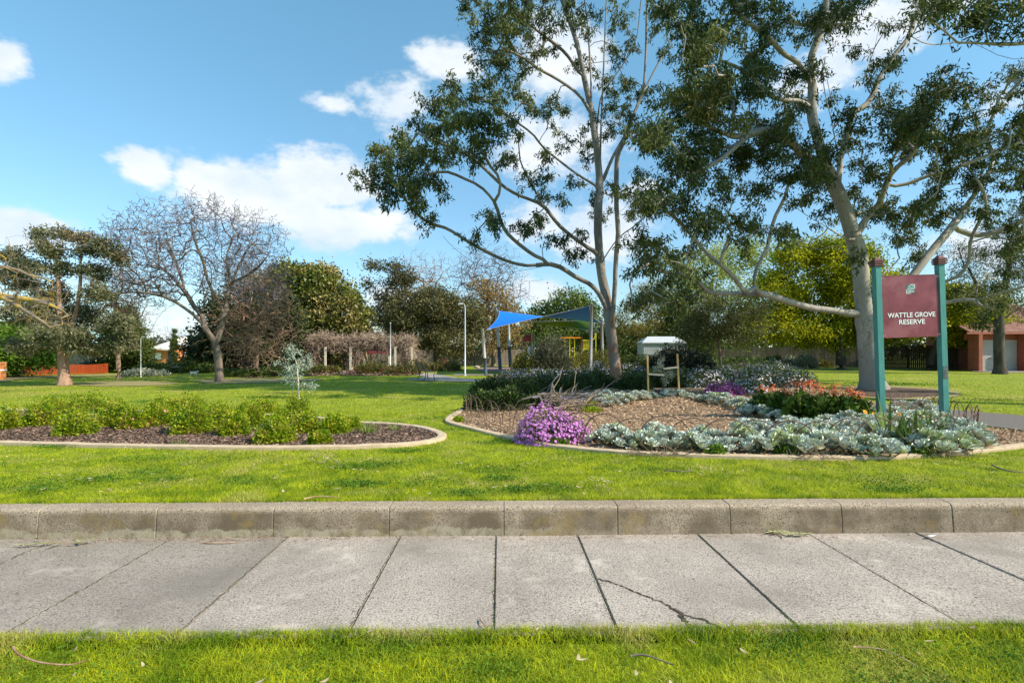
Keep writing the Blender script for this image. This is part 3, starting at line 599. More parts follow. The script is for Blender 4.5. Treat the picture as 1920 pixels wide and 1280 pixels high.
# ---- gum tree standing in the flower bed
def gum_one():
    base = G(1155, 718); Y0 = base[1]
    root = thing('gum_tree', 'tall smooth grey gum tree growing in the flower bed with long limb reaching left', 'tree', base)
    sk = Skel(base)
    limb(sk, [(1154, 700), (1151, 670), (1147, 635), (1142, 600), (1137, 560), (1131, 530), (1127, 508), (1124, 475), (1121, 430), (1122, 387), (1124, 349), (1122, 310), (1115, 252), (1110, 213), (1098, 160), (1083, 87), (1064, 29), (1048, -20), (1030, -90), (1010, -170)], Y0, 0, 1.5)
    limb(sk, [(1141, 585), (1115, 540), (1081, 520), (1038, 496), (989, 498), (950, 489), (912, 472), (873, 450), (839, 429), (805, 418), (781, 400), (760, 375)], Y0, 0, -5)
    limb(sk, [(1028, 497), (985, 506), (950, 511), (912, 503), (873, 482), (844, 458), (825, 436)], Y0, -2.4, -3.4)
    limb(sk, [(1033, 493), (999, 477), (970, 455), (950, 436), (936, 407), (929, 382), (902, 351), (868, 334), (835, 322), (790, 330)], Y0, -2.1, -5)
    limb(sk, [(930, 384), (938, 339), (917, 308), (892, 258), (870, 215)], Y0, -3.6, -4.6)
    limb(sk, [(1124, 478), (1096, 460), (1072, 443), (1047, 421), (1028, 397), (1013, 382), (970, 365), (941, 347), (907, 315), (873, 288), (840, 275), (810, 262)], Y0, .3, -3.5)
    limb(sk, [(1018, 384), (994, 341), (975, 300), (972, 261), (955, 215)], Y0, -1.4, -3)
    limb(sk, [(1123, 352), (1081, 326), (1047, 300), (1018, 276), (999, 252), (970, 230), (936, 206), (905, 185), (870, 170)], Y0, .6, -2.5)
    limb(sk, [(1111, 218), (1086, 179), (1047, 150), (1009, 129), (980, 108), (940, 90)], Y0, .9, -1)
    limb(sk, [(1094, 150), (1060, 100), (1010, 60), (960, 20), (920, -10)], Y0, 1, -1)
    limb(sk, [(1125, 350), (1134, 330), (1149, 295), (1173, 252), (1193, 203), (1207, 172), (1228, 130), (1254, 85), (1275, 40), (1290, -30)], Y0, .7, 2.5)
    limb(sk, [(1207, 172), (1211, 97), (1213, 0), (1216, -80)], Y0, 1.7, 2.4)
    limb(sk, [(1124, 345), (1126, 271), (1128, 213), (1131, 145), (1134, 73), (1137, 0), (1142, -90)], Y0, .5, -.4)
    limb(sk, [(1117, 262), (1126, 186), (1144, 155), (1173, 114), (1193, 73), (1202, 0), (1210, -60)], Y0, .9, 0)
    limb(sk, [(1108, 205), (1108, 150), (1104, 80), (1096, 0), (1080, -90)], Y0, 1, 2.5)
    sk.w[limb(sk, [(1146, 615), (1150, 575), (1153, 533), (1155, 484), (1159, 436), (1156, 387), (1156, 315), (1160, 285), (1169, 265), (1185, 220)], Y0, -.1, -1.2)] = 170
    limb(sk, [(1128, 492), (1159, 447), (1193, 421), (1227, 387), (1248, 355), (1266, 318), (1283, 278), (1305, 235), (1330, 190)], Y0, .1, -3)
    limb(sk, [(1159, 400), (1180, 380), (1195, 345), (1205, 300)], Y0, -.7, -1.4)
    blobs = [(685, 325, 20), (715, 295, 24), (728, 335, 24), (752, 292, 26), (765, 345, 26), (787, 388, 20), (800, 415, 16), (742, 368, 20), (778, 310, 24), (705, 350, 14), (770, 270, 26), (795, 235, 26), (820, 195, 24), (852, 172, 24), (870, 225, 28), (832, 248, 26), (882, 188, 24), (902, 232, 26), (850, 290, 22),
             (885, 300, 22), (905, 268, 22), (812, 288, 22), (910, 150, 20), (935, 120, 22), (800, 340, 18), (830, 350, 12), (948, 290, 22), (985, 335, 14), (1000, 418, 24), (985, 430, 12), (895, 440, 15), (932, 422, 18), (915, 405, 10), (1025, 333, 20), (1042, 370, 18), (1070, 345, 13), (1045, 455, 18), (1080, 445, 15), (1062, 472, 12), (1095, 470, 9),
             (1010, 290, 16), (1030, 230, 18), (1060, 262, 16), (1090, 290, 14), (1000, 200, 18), (970, 170, 20), (1040, 190, 14), (945, 200, 20), (925, 180, 20), (960, 240, 18), (930, 255, 20), (1060, 210, 14), (1100, 232, 14), (1105, 262, 10),
             (885, 10, 24), (902, 50, 24), (925, 30, 28), (955, 10, 28), (950, 62, 30), (985, 40, 30), (1000, 82, 24), (920, 92, 24), (960, 100, 26), (1005, 10, 26), (1030, 42, 22), (990, 130, 18), (940, 135, 20), (1030, 100, 16), (1062, 20, 22), (1080, 55, 16), (900, 110, 14), (1095, 20, 18), (1100, 70, 12),
             (1172, 34, 18), (1150, 25, 14), (1242, 60, 20), (1252, 100, 18), (1222, 18, 18), (1162, 112, 14), (1180, 152, 14), (1150, 180, 12), (1100, 128, 12), (1132, 150, 10), (1086, 112, 12), (1176, 166, 16), (1165, 200, 16), (1160, 240, 16), (1146, 250, 12), (1180, 222, 16), (1150, 212, 12), (1142, 360, 13), (1110, 376, 13), (1130, 400, 10),
             (1195, 180, 14), (1205, 250, 10), (1230, 170, 14), (1180, 400, 8), (1170, 370, 10), (1200, 330, 9), (1260, 20, 22), (1150, 85, 12), (1185, 80, 12), (1120, 30, 14),
             (930, -50, 40), (1000, -70, 50), (1080, -80, 45), (1160, -70, 40), (1240, -50, 40), (1040, -150, 60), (1290, 210, 14), (1310, 250, 12), (1320, 180, 18)]
    T = blob_targets(sk, [(b[0], b[1], b[2] * .97) for b in blobs], .85, 1.1); tips = sk.grow(T, .3, .7, .07, .3)
    T2 = sk.P[tips]; tw = np.repeat(T2, 3, 0) + RNG.normal(size=(len(T2) * 3, 3)) * [.22, .22, .17]; t2 = sk.grow(tw, .2, .3, .03, .3)
    cr = MB(); foliage(cr, np.vstack([sk.P[t2], T2]), 30, [.085, .085, .09], .18, .05, .7)
    finish_tree(root, sk, M_gumbark, .008, .24, cr, L_gum, minr=.009, flare=1.2)
gum_one()

# ---- pale spreading gum behind the sign
def gum_two():
    base = G(1638, 730); Y0 = base[1]
    root = thing('gum_tree', 'wide spreading pale gum tree behind the sign with low horizontal limbs', 'tree', base)
    sk = Skel(base)
    limb(sk, [(1634, 705), (1630, 670), (1627, 630), (1622, 595), (1618, 560), (1615, 525), (1611, 480), (1597, 435), (1585, 395), (1570, 360), (1555, 325), (1542, 290), (1530, 250), (1522, 215), (1523, 165), (1521, 110), (1538, 60), (1550, 0), (1560, -70)], Y0, 0, 0)
    limb(sk, [(1618, 587), (1590, 587), (1560, 582), (1520, 577), (1480, 566), (1450, 556), (1425, 550), (1400, 549), (1370, 550), (1327, 547), (1312, 530), (1290, 517), (1262, 512), (1225, 505)], Y0, 0, -3.4)
    limb(sk, [(1428, 551), (1413, 535), (1420, 500), (1438, 465), (1446, 430), (1456, 400), (1472, 370), (1480, 335)], Y0, -2.2, -3)
    limb(sk, [(1398, 548), (1378, 522), (1350, 495), (1325, 475), (1300, 445), (1282, 425), (1262, 405), (1245, 395)], Y0, -2.5, -4.5)
    limb(sk, [(1352, 497), (1356, 468), (1370, 440), (1364, 415), (1350, 400)], Y0, -3.3, -3.6)
    limb(sk, [(1290, 517), (1282, 495), (1275, 470)], Y0, -3.4, -4)
    limb(sk, [(1600, 448), (1585, 447), (1560, 432), (1540, 420), (1525, 412), (1500, 395), (1475, 375), (1440, 350)], Y0, -.3, -2.5)
    limb(sk, [(1556, 428), (1520, 452), (1480, 452), (1448, 452)], Y0, -.9, -1.8)
    limb(sk, [(1553, 322), (1530, 303), (1510, 293), (1480, 265), (1445, 245), (1405, 252), (1380, 256), (1345, 245), (1312, 228), (1280, 215)], Y0, 0, -4)
    limb(sk, [(1405, 252), (1380, 275), (1350, 300), (1310, 320), (1270, 330)], Y0, -2, -4)
    limb(sk, [(1524, 205), (1500, 190), (1478, 188), (1450, 183), (1420, 155), (1390, 130), (1340, 110)], Y0, 0, -3)
    limb(sk, [(1522, 160), (1500, 122), (1468, 100), (1440, 70), (1400, 40)], Y0, 0, -2)
    limb(sk, [(1568, 352), (1575, 310), (1567, 270), (1560, 230), (1548, 180), (1540, 130)], Y0, .2, 1.5)
    limb(sk, [(1576, 305), (1585, 260), (1600, 215), (1630, 190), (1650, 145), (1680, 100), (1702, 72), (1720, 20)], Y0, .3, 1)
    limb(sk, [(1632, 188), (1625, 140), (1640, 90), (1650, 40)], Y0, .6, 2)
    limb(sk, [(1604, 446), (1612, 430), (1630, 402), (1648, 383), (1660, 350), (1675, 320), (1700, 300), (1720, 275), (1738, 260), (1765, 240), (1800, 215)], Y0, 0, -2)
    limb(sk, [(1662, 350), (1700, 345), (1740, 330), (1780, 320), (1830, 300), (1880, 280), (1930, 260)], Y0, -.5, -2)
    limb(sk, [(1625, 600), (1650, 580), (1690, 545), (1722, 503), (1752, 465), (1785, 425), (1808, 392), (1840, 345), (1862, 300), (1850, 250), (1870, 200)], Y0, .2, 2)
    limb(sk, [(1785, 425), (1830, 441), (1880, 430), (1925, 410), (1970, 390)], Y0, 1.3, .5)
    limb(sk, [(1630, 612), (1670, 592), (1710, 578), (1774, 568), (1800, 562), (1830, 562), (1870, 550), (1920, 538), (1980, 515)], Y0, 0, -3)
    limb(sk, [(1826, 563), (1828, 572), (1850, 575), (1872, 580), (1884, 592)], Y0, -1.6, -2)
    limb(sk, [(1700, 540), (1740, 530), (1775, 527), (1802, 513), (1817, 487), (1820, 450), (1836, 415), (1850, 380), (1835, 340)], Y0, .3, -1)
    limb(sk, [(1635, 618), (1650, 560), (1655, 515), (1672, 500), (1690, 480)], Y0, .4, 1.6)
    B = []
    def area(x0, y0, x1, y1, n, r): B.extend([(RNG.uniform(x0, x1), RNG.uniform(y0, y1), r * RNG.uniform(.6, 1.15)) for _ in range(int(n * .88 + .5))])
    area(1250, -30, 1430, 70, 16, 26); area(1270, 60, 1440, 180, 22, 26); area(1215, 180, 1340, 300, 18, 24); area(1330, 170, 1430, 240, 9, 18)
    area(1195, 345, 1262, 460, 10, 20); area(1190, 450, 1250, 570, 10, 18); area(1255, 400, 1330, 470, 7, 15); area(1275, 280, 1420, 400, 20, 22); area(1370, 400, 1450, 440, 5, 14)
    area(1390, 260, 1540, 360, 22, 22); area(1440, 200, 1530, 260, 8, 16); area(1520, 290, 1650, 400, 16, 20); area(1540, 375, 1600, 400, 3, 14); area(1460, 390, 1540, 440, 5, 16)
    area(1430, 0, 1560, 70, 16, 20); area(1560, -20, 1700, 50, 9, 16); area(1450, 80, 1600, 200, 9, 12); area(1600, 60, 1690, 200, 8, 12); area(1540, 200, 1620, 290, 7, 16)
    area(1640, 180, 1770, 280, 20, 20); area(1720, 120, 1930, 260, 24, 22); area(1690, 270, 1790, 330, 8, 14); area(1800, 260, 1940, 360, 18, 22); area(1740, 340, 1900, 420, 14, 16)
    area(1640, 360, 1760, 450, 14, 20); area(1660, 440, 1730, 500, 5, 15); area(1580, 470, 1600, 500, 1, 10); area(1840, 430, 1960, 560, 10, 15); area(1770, 540, 1900, 600, 8, 14); area(1260, 540, 1330, 570, 3, 12); area(1230, 480, 1300, 530, 4, 14)
    area(1300, -180, 1800, -60, 22, 45); area(1950, 100, 2150, 500, 20, 34)
    T = blob_targets(sk, B, .62, 1.5); tips = sk.grow(T, .3, .6, .08, .3)
    T2 = sk.P[tips]; tw = np.repeat(T2, 3, 0) + RNG.normal(size=(len(T2) * 3, 3)) * [.22, .22, .16]; t2 = sk.grow(tw, .22, .3, .03, .3)
    cr = MB(); foliage(cr, np.vstack([sk.P[t2], T2]), 30, [.085, .085, .085], .165, .044, .65)
    finish_tree(root, sk, M_gumbark2, .008, .33, cr, L_gum2, minr=.009, flare=1.6)
gum_two()

def gum_three():
    base = np.array([17.2, 12.5, 0.]); Y0 = base[1]
    root = thing('gum_tree', 'gum tree out of frame whose bare grey branch hangs in at the top right corner', 'tree', base)
    sk = Skel(base, 12000)
    sk.line([base + d for d in ([0, 0, 1], [-.2, 0, 3], [-.4, .2, 5], [-.9, .3, 7], [-1, .2, 9], [-.7, 0, 11], [-.4, 0, 13], [-.6, .4, 16], [-.2, .2, 18])], start=0)
    limb(sk, [(2245, 185), (2150, 130), (2050, 95), (1960, 78), (1920, 82), (1870, 83), (1795, 80), (1755, 85), (1722, 77), (1690, 52), (1665, 20)], Y0, .3, -.4)
    limb(sk, [(1848, 82), (1850, 30), (1856, -30)], Y0, 0, .3); limb(sk, [(1797, 80), (1760, 50), (1720, 22), (1705, -10)], Y0, 0, -.5)
    limb(sk, [(1836, 84), (1862, 100), (1900, 111), (1945, 108)], Y0, 0, -.6); limb(sk, [(1895, 82), (1890, 40), (1905, 0)], Y0, 0, -.4)
    B = [(RNG.uniform(1730, 1960), RNG.uniform(-10, 55), 15 * RNG.uniform(.7, 1.2)) for _ in range(14)] + [(1745, 30, 14), (1775, 15, 18)] + [(RNG.uniform(2000, 2500), RNG.uniform(-350, 0), 60) for _ in range(26)] + [(RNG.uniform(2000, 2600), RNG.uniform(-600, -200), 80) for _ in range(14)] + [(RNG.uniform(1850, 2700), RNG.uniform(-950, -420), 95) for _ in range(36)]
    T = blob_targets(sk, B, .28, .7); tips = sk.grow(T, .3, .6, .06, .3)
    T2 = sk.P[tips]; tw = np.repeat(T2, 4, 0) + RNG.normal(size=(len(T2) * 4, 3)) * .22; t2 = sk.grow(tw, .2, .3, .03, .3)
    cr = MB(); foliage(cr, np.vstack([sk.P[t2], T2]), 22, .11, .16, .045, .4)
    finish_tree(root, sk, M_gumbark2, .005, .3, cr, L_gum2, minr=.007)
gum_three()

# ---- bare elm on the left lawn
def elm():
    base = G(412, 716); Y0 = base[1]
    root = thing('bare_tree', 'leafless grey elm with fan of fine branches on the left lawn', 'tree', base)
    sk = Skel(base)
    limb(sk, [(411, 700), (409, 675), (406, 652), (404, 645)], Y0)
    limb(sk, [(404, 645), (398, 634), (388, 620), (374, 600), (350, 580), (318, 560), (286, 551), (255, 548), (235, 560)], Y0, 0, -1.5)
    limb(sk, [(386, 618), (378, 590), (366, 578), (350, 551), (325, 522), (293, 494), (262, 470), (240, 455)], Y0, 0, 1.5)
    limb(sk, [(405, 645), (409, 632), (418, 602), (426, 563), (430, 522), (424, 482), (438, 441), (430, 402)], Y0, 0, .5)
    limb(sk, [(421, 590), (405, 555), (390, 528), (382, 494), (366, 453), (357, 415)], Y0, 0, -1)
    limb(sk, [(428, 545), (445, 505), (462, 470), (478, 430), (482, 410)], Y0, .2, 1.2)
    limb(sk, [(428, 530), (455, 520), (485, 500), (508, 470)], Y0, .2, -1)
    limb(sk, [(416, 605), (440, 575), (470, 555), (500, 545), (525, 560)], Y0, 0, -.8)
    limb(sk, [(350, 551), (340, 520), (325, 480), (310, 440)], Y0, .7, 0); limb(sk, [(378, 590), (385, 560), (388, 545)], Y0, 0, .6)
    limb(sk, [(330, 567), (305, 585), (290, 605), (283, 625)], Y0, -.8, -1)
    c = P(375, 475, Y0); T = ellipsoid_pts(c, (3.7, 2.9, 2.15), 620, .4)
    T = np.vstack([T, ellipsoid_pts(P(270, 540, Y0), (1.6, 1.5, 1.1), 130, .2), ellipsoid_pts(P(470, 520, Y0), (1.5, 1.5, 1.5), 120, .2)])
    T = T[T[:, 2] > 2.2]; tips = sk.grow(T, .25, .6, .016, .3)
    T2 = np.repeat(sk.P[tips], 16, 0); T2 = T2 + unit(T2 - P(400, 580, Y0)) * RNG.uniform(.05, .6, (len(T2), 1)) + RNG.normal(size=T2.shape) * .14; sk.grow(T2, .25, .2, .01, .3)
    cr = MB(); tp = sk.P[sk.tips[-3000:]]; foliage(cr, tp[::3], 2, .05, .05, .03, 0)
    finish_tree(root, sk, M_elm, .0042, .165, cr, leafmat('bud leaves', (.22, .23, .08), (.32, .30, .14), tr=.3), minr=.0095, flare=1.35, twig=.03, twigm=M_twig2)
elm()

# ---- generic tree from surveyed lobes
def lobetree(name, label, bpx, bpy, Y, lobes, leafm, bark=M_brown, nt=200, per=60, L_=.2, W_=.1, spread=.35, rb=.25, cat='tree', group=None, trunk=None, hang=.2, shell=.45, rt=.01, upw=.5, depth=.8, minr=.012, twigs=0, fast=True):
    b = P(bpx, bpy, Y); b[2] = 0
    root = thing(name, label, cat, b, group=group); sk = Skel(b, 40000)
    if trunk:
        for t in trunk: limb(sk, t, Y, 0, 0)
    else:
        cx = sum(l[0] * l[2] for l in lobes) / sum(l[2] for l in lobes); cy = sum(l[1] * l[3] for l in lobes) / sum(l[3] for l in lobes)
        c = P(cx, cy, Y); sk.line([b * .7 + c * .3 + [b[0] * .2 - c[0] * .2, 0, 0], c], start=0, step=.4)
    tot = sum(l[2] * l[3] for l in lobes); T = []
    for l in lobes:
        dy = (l[4] if len(l) > 4 else RNG.normal() * l[2] / F * Y * .3); Yl = Y + dy
        r = (l[2] / F * Yl, l[2] / F * Yl * depth, l[3] / F * Yl); T.append(ellipsoid_pts(P(l[0], l[1], Yl), r, max(4, int(nt * l[2] * l[3] / tot)), shell))
    T = np.vstack(T); T = T[T[:, 2] > .25]
    tips = sk.grow(T, .45, upw, .03, .25); pts = sk.P[tips]
    if twigs:
        t2 = np.repeat(pts, twigs, 0) + RNG.normal(size=(len(pts) * twigs, 3)) * spread * 1.6; t2[:, 2] = np.maximum(t2[:, 2], .3); sk.grow(t2, .35, .2, .03, .3)
    cr = None
    if leafm: cr = MB(); foliage(cr, pts, per, np.array([1, 1, .75]) * spread, L_, W_, hang, out_c=pts.mean(0))
    finish_tree(root, sk, bark, rt, rb, cr, leafm, minr=minr)
    return root

# conifer-like gum at far left, and its neighbours
lobetree('spreading_tree', 'big grey-green tree with reddish trunk on the far left lawn', 121, 722, 21.8,
  [(75, 440, 22, 9), (112, 436, 20, 8), (150, 447, 24, 10), (195, 462, 26, 12), (215, 485, 20, 12), (95, 470, 30, 15), (160, 475, 20, 11), (60, 500, 30, 15), (125, 507, 20, 14), (175, 512, 26, 13), (20, 480, 26, 13), (30, 525, 36, 17), (100, 547, 36, 18), (180, 552, 26, 15), (60, 587, 48, 22), (150, 592, 44, 22), (215, 607, 36, 18), (110, 627, 50, 18), (170, 647, 48, 16), (60, 647, 40, 14), (228, 642, 22, 16)],
  L_cedar, M_cedar, nt=540, per=80, L_=.14, W_=.045, spread=.14, rb=.19, trunk=[[(120, 700), (118, 675), (116, 650), (112, 600), (110, 540), (106, 490), (95, 460)], [(117, 652), (128, 620), (140, 595), (150, 540), (152, 480), (165, 455)], [(117, 660), (90, 630), (60, 610)], [(120, 668), (150, 645), (190, 620)]], minr=.01, hang=0)
lobetree('conifer', 'dark green pyramid conifer behind the left lamp post', 238, 700, 36, [(238, 600, 14, 24), (238, 630, 28, 20), (235, 655, 38, 20), (240, 680, 42, 18), (225, 620, 18, 20)], L_conifer, M_darkbark, nt=300, per=100, L_=.22, W_=.06, spread=.28, rb=.2, hang=-.2)
lobetree('bushy_tree', 'bright fresh green tree behind the orange mesh at far left', 25, 705, 29, [(20, 630, 50, 30), (50, 660, 42, 26), (0, 665, 50, 30), (-60, 640, 60, 50), (85, 668, 30, 16)], L_bright, M_darkbark, nt=240, per=80, L_=.17, W_=.10, spread=.28, rb=.2)
lobetree('bare_tree', 'brown twiggy bare tree mingling with the big left tree', 222, 704, 27, [(200, 540, 46, 36), (240, 550, 34, 34), (215, 500, 36, 22), (180, 580, 30, 20), (250, 580, 26, 26)], None, M_twig3, nt=300, twigs=10, spread=.22, rb=.10, rt=.005, minr=.008)
# left, out of frame, lichen-yellow branches reaching in
def lichen():
    b = np.array([-20.5, 17.5, 0.]); root = thing('bare_tree', 'leafless tree beyond the left edge with yellow lichen on reaching branches', 'tree', b)
    sk = Skel(b, 12000); sk.line([b + [0, 0, 1], b + [.3, 0, 2], b + [.8, 0, 3]], start=0)
    limb(sk, [(-150, 500), (-60, 520), (0, 556), (35, 575), (75, 600), (110, 620)], 17.5, 0, -1); limb(sk, [(-160, 480), (-60, 495), (0, 500), (40, 508), (70, 525)], 17.5, 0, .5)
    limb(sk, [(0, 556), (45, 560), (90, 570), (130, 590)], 17.3, 0, .6); limb(sk, [(-150, 500), (-100, 420), (-60, 380)], 17.5)
    T = np.vstack([ellipsoid_pts(P(30, 545, 17.5), (1.5, 1.2, .9), 160, .2), ellipsoid_pts(P(-80, 480, 17.5), (1.6, 1.4, 1.4), 100), ellipsoid_pts(P(90, 600, 17.2), (.8, .8, .35), 60)])
    tips = sk.grow(T, .25, .4, .04, .3); t2 = np.repeat(sk.P[tips], 5, 0) + RNG.normal(size=(len(tips) * 5, 3)) * .16; sk.grow(t2, .2, .2, .02)
    finish_tree(root, sk, M_lichen, .0035, .2, minr=.004)
lichen()
# centre-left mass
lobetree('evergreen_tree', 'dark evergreen tree behind the bare elm', 460, 700, 38, [(440, 630, 62, 50), (505, 640, 50, 40), (400, 650, 44, 34), (450, 580, 60, 40), (520, 600, 40, 50)], L_dark, M_darkbark, nt=300, per=110, L_=.24, W_=.12, spread=.42, rb=.3)
lobetree('fig_tree', 'broad domed fig tree with bronze-green leaves behind the vine arbour', 600, 694, 47, [(555, 540, 60, 40), (600, 555, 60, 50), (640, 600, 48, 48), (660, 625, 32, 30), (520, 560, 60, 50), (560, 610, 70, 55), (590, 640, 80, 35), (560, 508, 34, 16)], L_fig, M_darkbark, nt=480, per=130, L_=.28, W_=.16, spread=.42, rb=.35, shell=.75, hang=.1)
lobetree('bare_tree', 'dense arching bare brown tree between the elm and the arbour', 480, 702, 30, [(480, 560, 60, 50), (500, 620, 50, 44), (450, 620, 46, 44), (520, 580, 26, 44), (470, 520, 44, 24), (485, 655, 50, 24)], None, M_twig3, nt=520, twigs=11, spread=.28, rb=.13, rt=.005, minr=.010, upw=.2)
# right of the fig
lobetree('gum_tree', 'slender distant gum with umbrella tufts left of the bare poplars', 727, 694, 60, [(700, 498, 18, 9), (735, 500, 20, 12), (698, 535, 17, 8), (712, 552, 14, 8), (745, 540, 22, 34), (735, 580, 26, 30), (765, 520, 12, 20), (712, 590, 18, 20)], leafmat('far gum leaves', (.07, .075, .03), (.15, .125, .055), tr=.25), M_gumbark, nt=150, per=60, L_=.3, W_=.12, spread=.42, rb=.28, minr=.03)
lobetree('bare_tree', 'pale bare tree between the distant gum and the blue-grey bare tree', 800, 692, 62, [(790, 520, 34, 42), (820, 510, 22, 30), (765, 520, 20, 36), (800, 570, 40, 30)], None, M_twig3, nt=220, twigs=9, spread=.4, rb=.16, rt=.012, minr=.016)
lobetree('bare_tree', 'tall round bare tree with blue-grey twigs behind the olive tree', 915, 692, 56, [(910, 510, 60, 44), (950, 540, 42, 34), (880, 530, 36, 34), (915, 570, 60, 30)], None, M_twig2, nt=460, twigs=9, spread=.4, rb=.24, rt=.010, minr=.016)
lobetree('olive_tree', 'rounded olive-green tree behind the fence right of the arbour', 820, 694, 46, [(768, 588, 38, 34), (812, 572, 44, 32), (862, 590, 36, 32), (790, 622, 54, 28), (850, 636, 44, 28), (745, 610, 22, 30), (890, 610, 20, 30)], L_olive, M_darkbark, nt=380, per=130, L_=.2, W_=.09, spread=.36, rb=.3)
lobetree('autumn_tree', 'thin tree with yellow-brown leaves behind the blue shade sail', 925, 692, 52, [(930, 570, 34, 34), (955, 600, 34, 30), (900, 600, 26, 34), (930, 630, 46, 26), (905, 545, 22, 24)], L_autumn, M_brown, nt=260, per=28, L_=.24, W_=.13, spread=.45, rb=.2)
lobetree('leafy_tree', 'light green leafy tree rising behind the shade sail', 1065, 692, 60, [(1065, 572, 38, 26), (1025, 590, 32, 26), (1085, 600, 40, 32), (1010, 610, 28, 26), (1050, 625, 60, 24), (1100, 570, 22, 18)], leafmat('mid fresh leaves', (.10, .15, .03), (.19, .24, .05), tr=.4), M_brown, nt=300, per=45, L_=.3, W_=.17, spread=.5, rb=.25)
lobetree('wattle_tree', 'yellow-green wattle between the grey gum trunk and the white shed', 1208, 692, 56, [(1200, 590, 36, 40), (1230, 570, 34, 34), (1180, 630, 36, 28), (1240, 620, 40, 32), (1215, 545, 22, 20), (1150, 610, 26, 34)], L_wattle, M_gumbark2, nt=260, per=70, L_=.2, W_=.06, spread=.34, rb=.14)
lobetree('leafy_tree', 'dense green tree behind the white shed', 1270, 692, 56, [(1270, 610, 50, 40), (1230, 650, 60, 26), (1310, 640, 50, 36), (1180, 660, 40, 22), (1130, 640, 36, 36)], L_shrub, M_brown, nt=280, per=100, L_=.28, W_=.13, spread=.5, rb=.25)
lobetree('leafy_tree', 'pale lime tree in new leaf under the pale gum crown', 1320, 692, 58, [(1320, 500, 60, 34), (1280, 540, 50, 40), (1370, 480, 50, 34), (1360, 540, 50, 40), (1420, 470, 40, 30), (1300, 570, 60, 30)], L_lime, M_brown, nt=320, per=40, L_=.28, W_=.15, spread=.55, rb=.25)
lobetree('golden_tree', 'large golden yellow-green tree spreading behind the pale gum trunk', 1577, 692, 42, [(1520, 520, 70, 52), (1580, 500, 60, 50), (1450, 560, 54, 48), (1600, 560, 50, 54), (1480, 610, 80, 44), (1560, 620, 60, 34), (1400, 610, 44, 40), (1660, 560, 60, 60), (1640, 620, 50, 26), (1720, 590, 50, 40), (1500, 480, 40, 24), (1540, 470, 40, 20)],
  L_gold, M_darkbark, nt=620, per=110, L_=.22, W_=.13, spread=.42, rb=.33, shell=.6)
lobetree('golden_tree', 'lower yellow-green tree drooping before the dark fence right of the sign', 1745, 692, 40, [(1740, 580, 44, 34), (1790, 590, 44, 30), (1830, 610, 34, 24), (1700, 600, 50, 30), (1780, 560, 50, 24), (1850, 600, 24, 20), (1900, 612, 22, 10), (1800, 630, 30, 12)], L_gold, M_darkbark, nt=540, per=100, L_=.21, W_=.13, spread=.30, rb=.2, shell=.5)
lobetree('slim_tree', 'slim young olive-leaved tree rising from the daisies', 1351, 709, 27.5, [(1345, 600, 46, 34), (1310, 620, 36, 34), (1390, 615, 44, 34), (1350, 565, 44, 24), (1300, 590, 22, 22), (1420, 580, 26, 20)], leafmat('olive gum leaves', (.07, .08, .022), (.14, .145, .042), tr=.3), M_brown, nt=240, per=62, L_=.15, W_=.035, spread=.28, rb=.065, hang=.5, trunk=[[(1351, 690), (1350, 665), (1347, 640), (1345, 610), (1345, 570)]], rt=.006, shell=.2)
lobetree('gum_tree', 'small dark-trunked gum in front of the garage roller door', 1875, 700, 33, [(1870, 480, 50, 30), (1820, 520, 40, 30), (1900, 530, 50, 34), (1850, 560, 50, 26), (1930, 470, 50, 40), (1890, 420, 50, 30), (1810, 470, 30, 24), (1940, 580, 40, 20)], leafmat('gum foliage', (.055, .07, .022), (.13, .135, .045), tr=.3), M_darkbark, nt=240, per=60, L_=.17, W_=.04, spread=.32, rb=.27, hang=.5, shell=.1,
  trunk=[[(1874, 680), (1873, 650), (1873, 620), (1874, 595), (1880, 560), (1890, 510), (1895, 450)], [(1874, 600), (1860, 575), (1835, 540), (1815, 500)], [(1874, 602), (1900, 585), (1930, 565)]], upw=.3)
for i, (x, yt, w) in enumerate(((326, 614, 5), (358, 620, 5))):
    lobetree('cypress', ['thin pencil cypress before the orange house, left one', 'thin pencil cypress at the right end of the orange house'][i], x, 690, 55, [(x, yt + 12, w * .5, 12), (x, yt + 28, w * .9, 14), (x, yt + 45, w * 1.1, 16), (x, yt + 62, w * 1.2, 14)], L_conifer, M_darkbark, nt=60, per=80, L_=.2, W_=.05, spread=.1, rb=.08, group='pencil cypresses', hang=-.6)
lobetree('bare_tree', 'small far bare tree behind the cypresses', 315, 690, 75, [(315, 640, 36, 18), (345, 650, 26, 14)], None, M_twig2, nt=120, twigs=5, spread=.5, rb=.15, rt=.01, minr=.014)

# young staked sapling and the silver sapling
def sapling():
    b = G(561, 747); Y = b[1]; root = thing('sapling', 'young silver-leaved sapling standing on the lawn behind the rose bed', 'sapling', b); sk = Skel(b, 6000)
    limb(sk, [(560, 735), (559, 715), (558, 700), (556, 680), (548, 662), (544, 650)], Y, step=.1)
    T = np.vstack([ellipsoid_pts(P(x, y, Y), (r * Y / F, r * Y / F, r * .8 * Y / F), n) for x, y, r, n in ((545, 655, 11, 16), (550, 680, 22, 40), (570, 680, 14, 14), (538, 700, 12, 16), (560, 700, 12, 12), (578, 722, 12, 12), (588, 724, 7, 7), (535, 712, 5, 6), (518, 680, 5, 5), (578, 668, 4, 4), (565, 660, 4, 3), (555, 722, 7, 6))])
    tips = sk.grow(T, .08, .3, .01, .3); cr = MB(); foliage(cr, sk.P[tips], 12, .05, .05, .032, .2)
    finish_tree(root, sk, mat('pale sapling bark', (.55, .45, .38), (.68, .6, .52)), .003, .026, cr, leafmat('silver leaves', (.30, .36, .28), (.48, .54, .44), sc=4, isl=.3, tr=.2), minr=.002)
sapling()
